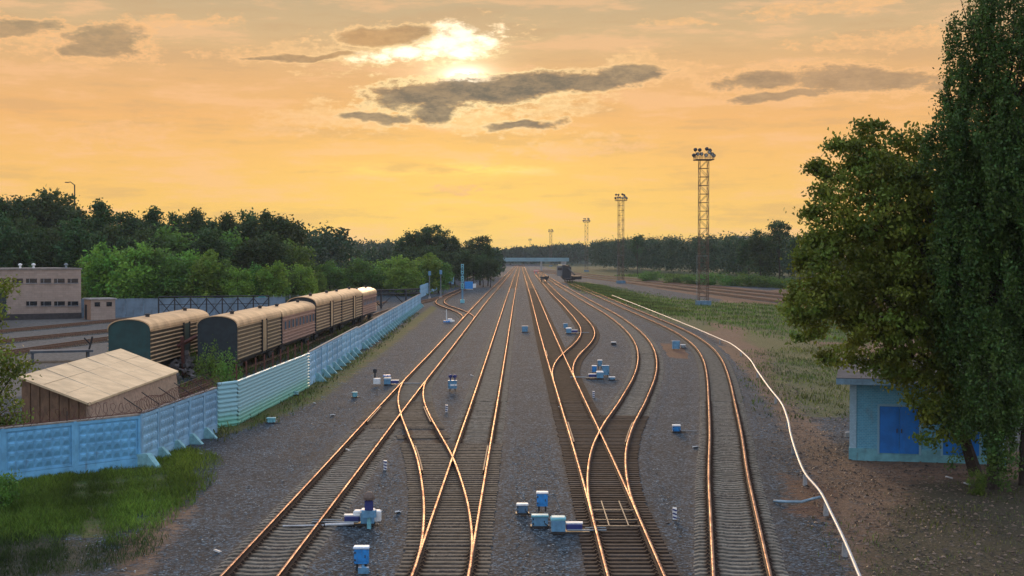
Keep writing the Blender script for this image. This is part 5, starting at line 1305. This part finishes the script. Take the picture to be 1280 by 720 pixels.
blades('grass', 'yellowed grass along the far end of the curving right tracks', WP([(712, 352), (745, 356), (800, 372), (860, 392), (840, 394), (770, 374), (725, 362)]), 14000, .4, .08, DRYM, 5, 2, .4)
blades('grass', 'tall pale grass meadow beyond the rusty tracks', [(44, 640), (95, 425), (75, 345), (110, 330), (140, 380), (100, 480), (60, 700)], 22000, 1.0, .16, GRASSM, 6, 6, .5)
blades('grass', 'sparse weeds on the shaded dirt at the lower right corner', WP([(1060, 660), (1180, 600), (1400, 600), (1400, 760), (1080, 760)]), 3000, .16, .012, DRYM, 7, 2, .05)
blades('grass', 'weeds around the sidings and rubble behind the fence', [(-30, 88), (-16.5, 84), (-16, 130), (-19.5, 210), (-26, 210), (-31, 120)], 12000, .5, .035, DRYM, 8, 1.5, .2)
blades('grass', 'pale dry grass on the bank beyond the truss gantry', [(-46, 330), (-24, 330), (-20, 430), (-50, 430)], 9000, .7, .12, DRYM, 9, 3, .4)

# twigs, clods and stones lying on the bare earth
def debris(name, label, poly, n, smin, smax, mat, seed):
    rs = np.random.RandomState(seed); P = np.array(poly); lo, hi = P.min(0), P.max(0)
    x = rs.uniform(lo[0], hi[0], n * 3); y = rs.uniform(lo[1], hi[1], n * 3)
    k = poly_sd(x, y, poly) + rs.normal(0, 1.2, n * 3) > 0; x, y = x[k][:n], y[k][:n]; n = len(x)
    s = rs.uniform(smin, smax, n) * rs.uniform(.4, 1, n); a = rs.uniform(0, 6.283, n); el_ = rs.uniform(.25, 1, n)
    ca, sa = np.cos(a) * s, np.sin(a) * s; z = np.full(n, -.03); h = s * rs.uniform(.3, .8, n)
    p = [np.stack([x - ca, y - sa, z], -1), np.stack([x + sa * el_, y - ca * el_, z], -1), np.stack([x + ca, y + sa, z], -1), np.stack([x - sa * el_, y + ca * el_, z], -1), np.stack([x + ca * .2, y, z + h], -1)]
    V = np.stack(p, 1).reshape(-1, 3); b = np.arange(n)[:, None] * 5
    F = np.concatenate([b + np.array(f) for f in ((0, 1, 4), (1, 2, 4), (2, 3, 4), (3, 0, 4))])
    g = rs.uniform(.3, 1.5, (n, 1)) ** 1.5
    o = np_mesh(name, V, F, mat, np.repeat(np.concatenate([g * 1.05, g, g * .95], 1), 5, 0)); o['kind'] = 'stuff'
    return tag(o, label, 'debris')
EARTH = leafmat('earth_clod', (.10, .075, .055), .0, None, 0, 0)
STONE = leafmat('loose_stone', (.11, .145, .165), .0, None, 0, 0)
debris('debris', 'twigs, clods and stones strewn on the brown dirt by the hut', WP([(960, 440), (1063, 575), (1240, 585), (1330, 740), (1090, 740), (1000, 560)]), 9000, .04, .13, EARTH, 3)
debris('gravel', 'loose coarse stones lying on the gravel between the left tracks and the fence', WP([(240, 590), (300, 545), (400, 480), (480, 445), (600, 360), (560, 440), (480, 500), (260, 735), (60, 735)]), 12000, .03, .07, STONE, 4)
debris('gravel', 'loose coarse stones lying on the gravel between the tracks', [(-7, 38), (6, 38), (6, 75), (-7, 75)], 9000, .03, .065, STONE, 5)

# ------------------------------------------------------------------ sky, sun, camera
SUN_AZ, SUN_EL = math.atan((572 - VX) / FPX), math.atan((HY - 96) / FPX)
def lin(r, g, b): return tuple((c / 255 / 12.92 if c <= 10 else ((c / 255 + .055) / 1.055) ** 2.4) for c in (r, g, b))
world = bpy.data.worlds.new('World'); S.world = world; world.use_nodes = True
t = world.node_tree; t.nodes.clear(); nt = NT(t)
dirv = nt.n('ShaderNodeTexCoord').outputs['Generated']
sx = nt.n('ShaderNodeSeparateXYZ', i_0=dirv).outputs
az = nt.m('ARCTAN2', sx[0], sx[1])
el = nt.m('ARCSINE', sx[2])
U = nt.m('MULTIPLY', az, FPX); V = nt.m('MULTIPLY', el, FPX)
vec = nt.n('ShaderNodeCombineXYZ', i_0=U, i_1=V).outputs[0]
def fb(sxx, syy, sc, det=6, rough=.6, off=0.):
    nd = nt.n('ShaderNodeVectorMath', operation='MULTIPLY_ADD'); nt.put(nd.inputs[0], vec); nd.inputs[1].default_value = (sxx, syy, 0); nd.inputs[2].default_value = (off, off * .7, off * .3)
    return nt.noise(nd.outputs[0], sc, det, rough)
PV = 2906.
front = nt.ramp(nt.m('DIVIDE', V, PV, clamp=True), [(0, lin(255, 206, 106)), (20 / PV, lin(255, 207, 110)), (70 / PV, lin(254, 203, 112)), (120 / PV, lin(253, 197, 116)), (170 / PV, lin(247, 189, 120)), (220 / PV, lin(236, 185, 127)), (270 / PV, lin(219, 185, 138)), (330 / PV, lin(198, 176, 140)), (520 / PV, lin(186, 172, 150)), (1100 / PV, lin(180, 192, 208)), (1., lin(168, 194, 232))])
back = nt.ramp(nt.m('DIVIDE', V, PV, clamp=True), [(0, lin(205, 190, 190)), (200 / PV, lin(196, 196, 208)), (800 / PV, lin(172, 196, 230)), (1., lin(168, 194, 232))])
aaz = nt.m('ABSOLUTE', az)
sky = nt.mix(nt.smooth(aaz, .35, 1.7), front, back)
# sideways dimming of the glow, soft streaks
cu = nt.m('DIVIDE', nt.m('SUBTRACT', U, -60.), 560.)
side = nt.m('POWER', 2.718, nt.m('MULTIPLY', nt.m('MULTIPLY', cu, cu), -1.))
frontal = nt.smooth(aaz, 1.2, .5)
sky = nt.mix(nt.m('MULTIPLY', nt.m('MULTIPLY', nt.m('SUBTRACT', 1., side), .16), frontal), sky, lin(214, 158, 104), 'MIX')
st = nt.m('SUBTRACT', fb(.0035, .03, 1., 5, .6), .5)
st2 = nt.m('SUBTRACT', fb(.011, .05, 1., 6, .65, 9.), .5)
sky = nt.mix(nt.smooth(nt.m('ADD', st, nt.m('MULTIPLY', st2, .7)), -.01, .17), sky, nt.mix(.5, sky, lin(255, 200, 148)))
sky = nt.mix(nt.m('MULTIPLY', nt.smooth(nt.m('ADD', st, nt.m('MULTIPLY', st2, .6)), -.01, -.17), .55), sky, nt.mix(.55, sky, lin(204, 164, 122)))
def gauss(px, py, rx, ry):
    a = nt.m('DIVIDE', nt.m('SUBTRACT', U, px - VX), rx); b = nt.m('DIVIDE', nt.m('SUBTRACT', V, HY - py), ry)
    return nt.m('POWER', 2.718, nt.m('MULTIPLY', nt.m('ADD', nt.m('MULTIPLY', a, a), nt.m('MULTIPLY', b, b)), -1.))
def addc(c, f, col): return nt.mix(f, c, col, 'ADD')
sky = addc(sky, nt.m('MULTIPLY', gauss(575, 235, 230, 85), .7), (.10, .11, .0))
sky = addc(sky, nt.m('MULTIPLY', nt.m('MULTIPLY', gauss(560, 212, 120, 7), nt.smooth(st2, -.15, .15)), .5), (.5, .42, .08))
sky = addc(sky, nt.m('MULTIPLY', gauss(573, 92, 60, 40), .8), (.35, .32, .2))
# clouds
wn = nt.n('ShaderNodeTexNoise', i_Scale=1.); wn.inputs['Detail'].default_value = 3
nt.put(wn.inputs['Vector'], nt.scalevec(vec, (.016, .03, 0)))
wc = nt.n('ShaderNodeSeparateColor', i_0=wn.outputs['Color']).outputs
WU = nt.m('ADD', U, nt.m('MULTIPLY', nt.m('SUBTRACT', wc[0], .5), 110.)); WV = nt.m('ADD', V, nt.m('MULTIPLY', nt.m('SUBTRACT', wc[1], .5), 20.))
def field(lst, *noises):
    f = None
    for (px, py, rx, ry, rot) in lst:
        du = nt.m('SUBTRACT', WU, px - VX); dv = nt.m('SUBTRACT', WV, HY - py)
        c, s = math.cos(R(rot)), math.sin(R(rot))
        a = nt.m('ADD', nt.m('MULTIPLY', du, c / rx), nt.m('MULTIPLY', dv, s / rx))
        b = nt.m('ADD', nt.m('MULTIPLY', du, -s / ry), nt.m('MULTIPLY', dv, c / ry))
        d = nt.m('SUBTRACT', 1., nt.m('SQRT', nt.m('ADD', nt.m('MULTIPLY', a, a), nt.m('MULTIPLY', b, b))))
        f = d if f is None else nt.m('SMOOTH_MAX', f, d, .12)
    f = nt.m('MAXIMUM', f, -1.2)
    for nz, k in noises: f = nt.m('ADD', f, nt.m('MULTIPLY', nt.m('SUBTRACT', nz, .5), k))
    return f
puff = fb(.03, .075, 1., 9, .66, 3.)
puff2 = fb(.022, .06, 1., 9, .68, 17.)
fine = fb(.09, .2, 1., 6, .7, 31.)
near_sun = gauss(575, 105, 170, 70)
RIM = nt.mix(near_sun, lin(252, 196, 136), (1.2, .98, .50))
# bright broken clouds
fl = field([(500, 62, 150, 30, 6), (345, 72, 100, 14, 4), (575, 58, 70, 28, 0), (430, 148, 150, 26, 4), (590, 152, 110, 22, -3), (690, 136, 80, 22, 8), (150, 172, 90, 18, 3), (1000, 100, 130, 22, 0), (815, 88, 80, 26, -4), (20, 62, 90, 26, -5), (140, 74, 84, 24, 0), (1010, 122, 160, 14, 0), (1020, 20, 120, 12, 5), (720, 185, 120, 14, 6), (570, 237, 40, 8, 0), (1100, 62, 150, 14, 3), (215, 40, 90, 10, 5), (840, 32, 40, 6, 0)], (puff, 3.0), (fine, 1.0))
dens = nt.smooth(fl, .05, .5)
dens2 = nt.m('MULTIPLY', dens, nt.m('ADD', .45, nt.m('MULTIPLY', nt.smooth(fine, .4, .65), .55)))
sky = nt.mix(nt.m('MULTIPLY', dens2, .75), sky, RIM)
# white patch where the sun breaks through
wp = field([(568, 56, 62, 26, 4), (510, 70, 70, 13, 5)], (puff, 2.2), (fine, .8))
sky = addc(sky, nt.m('MULTIPLY', nt.smooth(wp, .0, .8), 1.), (.6, .68, .62))
sky = addc(sky, nt.m('MULTIPLY', gauss(582, 98, 26, 12), 1.), (1.3, 1.3, 1.1))
# dark clouds with glowing rims
fd = field([(560, 119, 116, 21, 4), (650, 111, 120, 19, 5), (735, 104, 84, 14, 5), (790, 92, 54, 12, 2), (538, 140, 36, 18, 5), (475, 151, 50, 7, -3), (148, 62, 50, 24, 0), (125, 74, 40, 12, 0), (38, 54, 66, 14, 5), (480, 49, 76, 13, 2), (385, 76, 90, 5, 3), (1070, 108, 120, 18, -3), (950, 106, 80, 13, 3), (980, 124, 70, 7, 6), (650, 158, 60, 7, 6)], (puff2, 1.25), (fine, .75))
rim = nt.m('MULTIPLY', nt.smooth(fd, -.12, .06), nt.smooth(fd, .26, .06))
core = nt.smooth(fd, .0, .42)
CORE = nt.mix(nt.smooth(nt.m('ADD', nt.m('MULTIPLY', puff, .6), nt.m('MULTIPLY', fine, .4)), .38, .62), lin(118, 112, 98), lin(166, 144, 114))
CORE = nt.mix(nt.m('MULTIPLY', gauss(460, 55, 130, 40), .85), CORE, lin(206, 158, 106))
CORE = nt.mix(nt.m('MULTIPLY', nt.smooth(U, 150., 380.), .5), CORE, lin(186, 152, 118))
CORE = nt.mix(nt.m('MULTIPLY', nt.smooth(U, -330., -480.), .5), CORE, lin(178, 150, 114))
sky = nt.mix(nt.m('MULTIPLY', rim, .7), sky, RIM)
sky = nt.mix(nt.m('MULTIPLY', core, nt.m('ADD', .72, nt.m('MULTIPLY', gauss(600, 115, 230, 60), .26))), sky, CORE)
nis = nt.n('ShaderNodeTexSky', sky_type='NISHITA', sun_disc=False)
nis.sun_elevation = SUN_EL; nis.sun_rotation = SUN_AZ; nis.air_density = 1.4; nis.dust_density = 3.; nis.altitude = 150
b1 = nt.n('ShaderNodeBackground'); nt.put(b1.inputs[0], nis.outputs[0]); 
b2 = nt.n('ShaderNodeBackground'); nt.put(b2.inputs[0], sky)
UP = nt.m('MAXIMUM', nt.smooth(V, 330., 900.), nt.smooth(aaz, .6, 1.5))
nt.put(b1.inputs[1], nt.m('MULTIPLY', UP, .05))
nt.put(b2.inputs[1], nt.m('ADD', 1., nt.m('MULTIPLY', UP, .66)))
mixw = nt.n('ShaderNodeAddShader'); nt.put(mixw.inputs[0], b1.outputs[0]); nt.put(mixw.inputs[1], b2.outputs[0])
wo = nt.n('ShaderNodeOutputWorld'); nt.put(wo.inputs[0], mixw.outputs[0])

sl = bpy.data.lights.new('sun', 'SUN'); sl.energy = 1.5; sl.angle = R(10); sl.color = (1, .66, .36)
so = bpy.data.objects.new('sun', sl); COL.objects.link(so)
sd = Vector((math.sin(SUN_AZ) * math.cos(SUN_EL), math.cos(SUN_AZ) * math.cos(SUN_EL), math.sin(SUN_EL)))
so.rotation_euler = (-sd).to_track_quat('-Z', 'Y').to_euler(); so.location = (0, 60, 60)

hz, hnt, hout = newmat('haze_air')
hv_ = hnt.n('ShaderNodeVolumePrincipled', i_Color=(.80, .90, .98), i_Density=.00008); hv_.inputs['Anisotropy'].default_value = .1
hnt.put(hout.inputs['Volume'], hv_.outputs[0])
ho = MB().box((0, 930, 14.5), (3300, 2360, 35)).build('haze', [hz]); ho['kind'] = 'stuff'

cam = bpy.data.cameras.new('camera'); co = bpy.data.objects.new('camera', cam); COL.objects.link(co)
cam.sensor_width = 36; cam.lens = FPX / 1280 * 36; cam.clip_end = 20000; cam.clip_start = .5
co.location = (0, 0, CZ)
co.rotation_euler = (R(90) - math.atan((360 - HY) / FPX), 0, math.atan((VX - 640) / FPX))
S.camera = co
S.view_settings.view_transform = 'Standard'; S.view_settings.look = 'None'; S.view_settings.gamma = 1; S.view_settings.exposure = 0
S.view_settings.use_curve_mapping = False
S.render.engine = 'CYCLES'
S.cycles.use_denoising = True
S.cycles.max_bounces = 6; S.cycles.transparent_max_bounces = 4; S.cycles.volume_bounces = 0
S.cycles.sample_clamp_indirect = 6
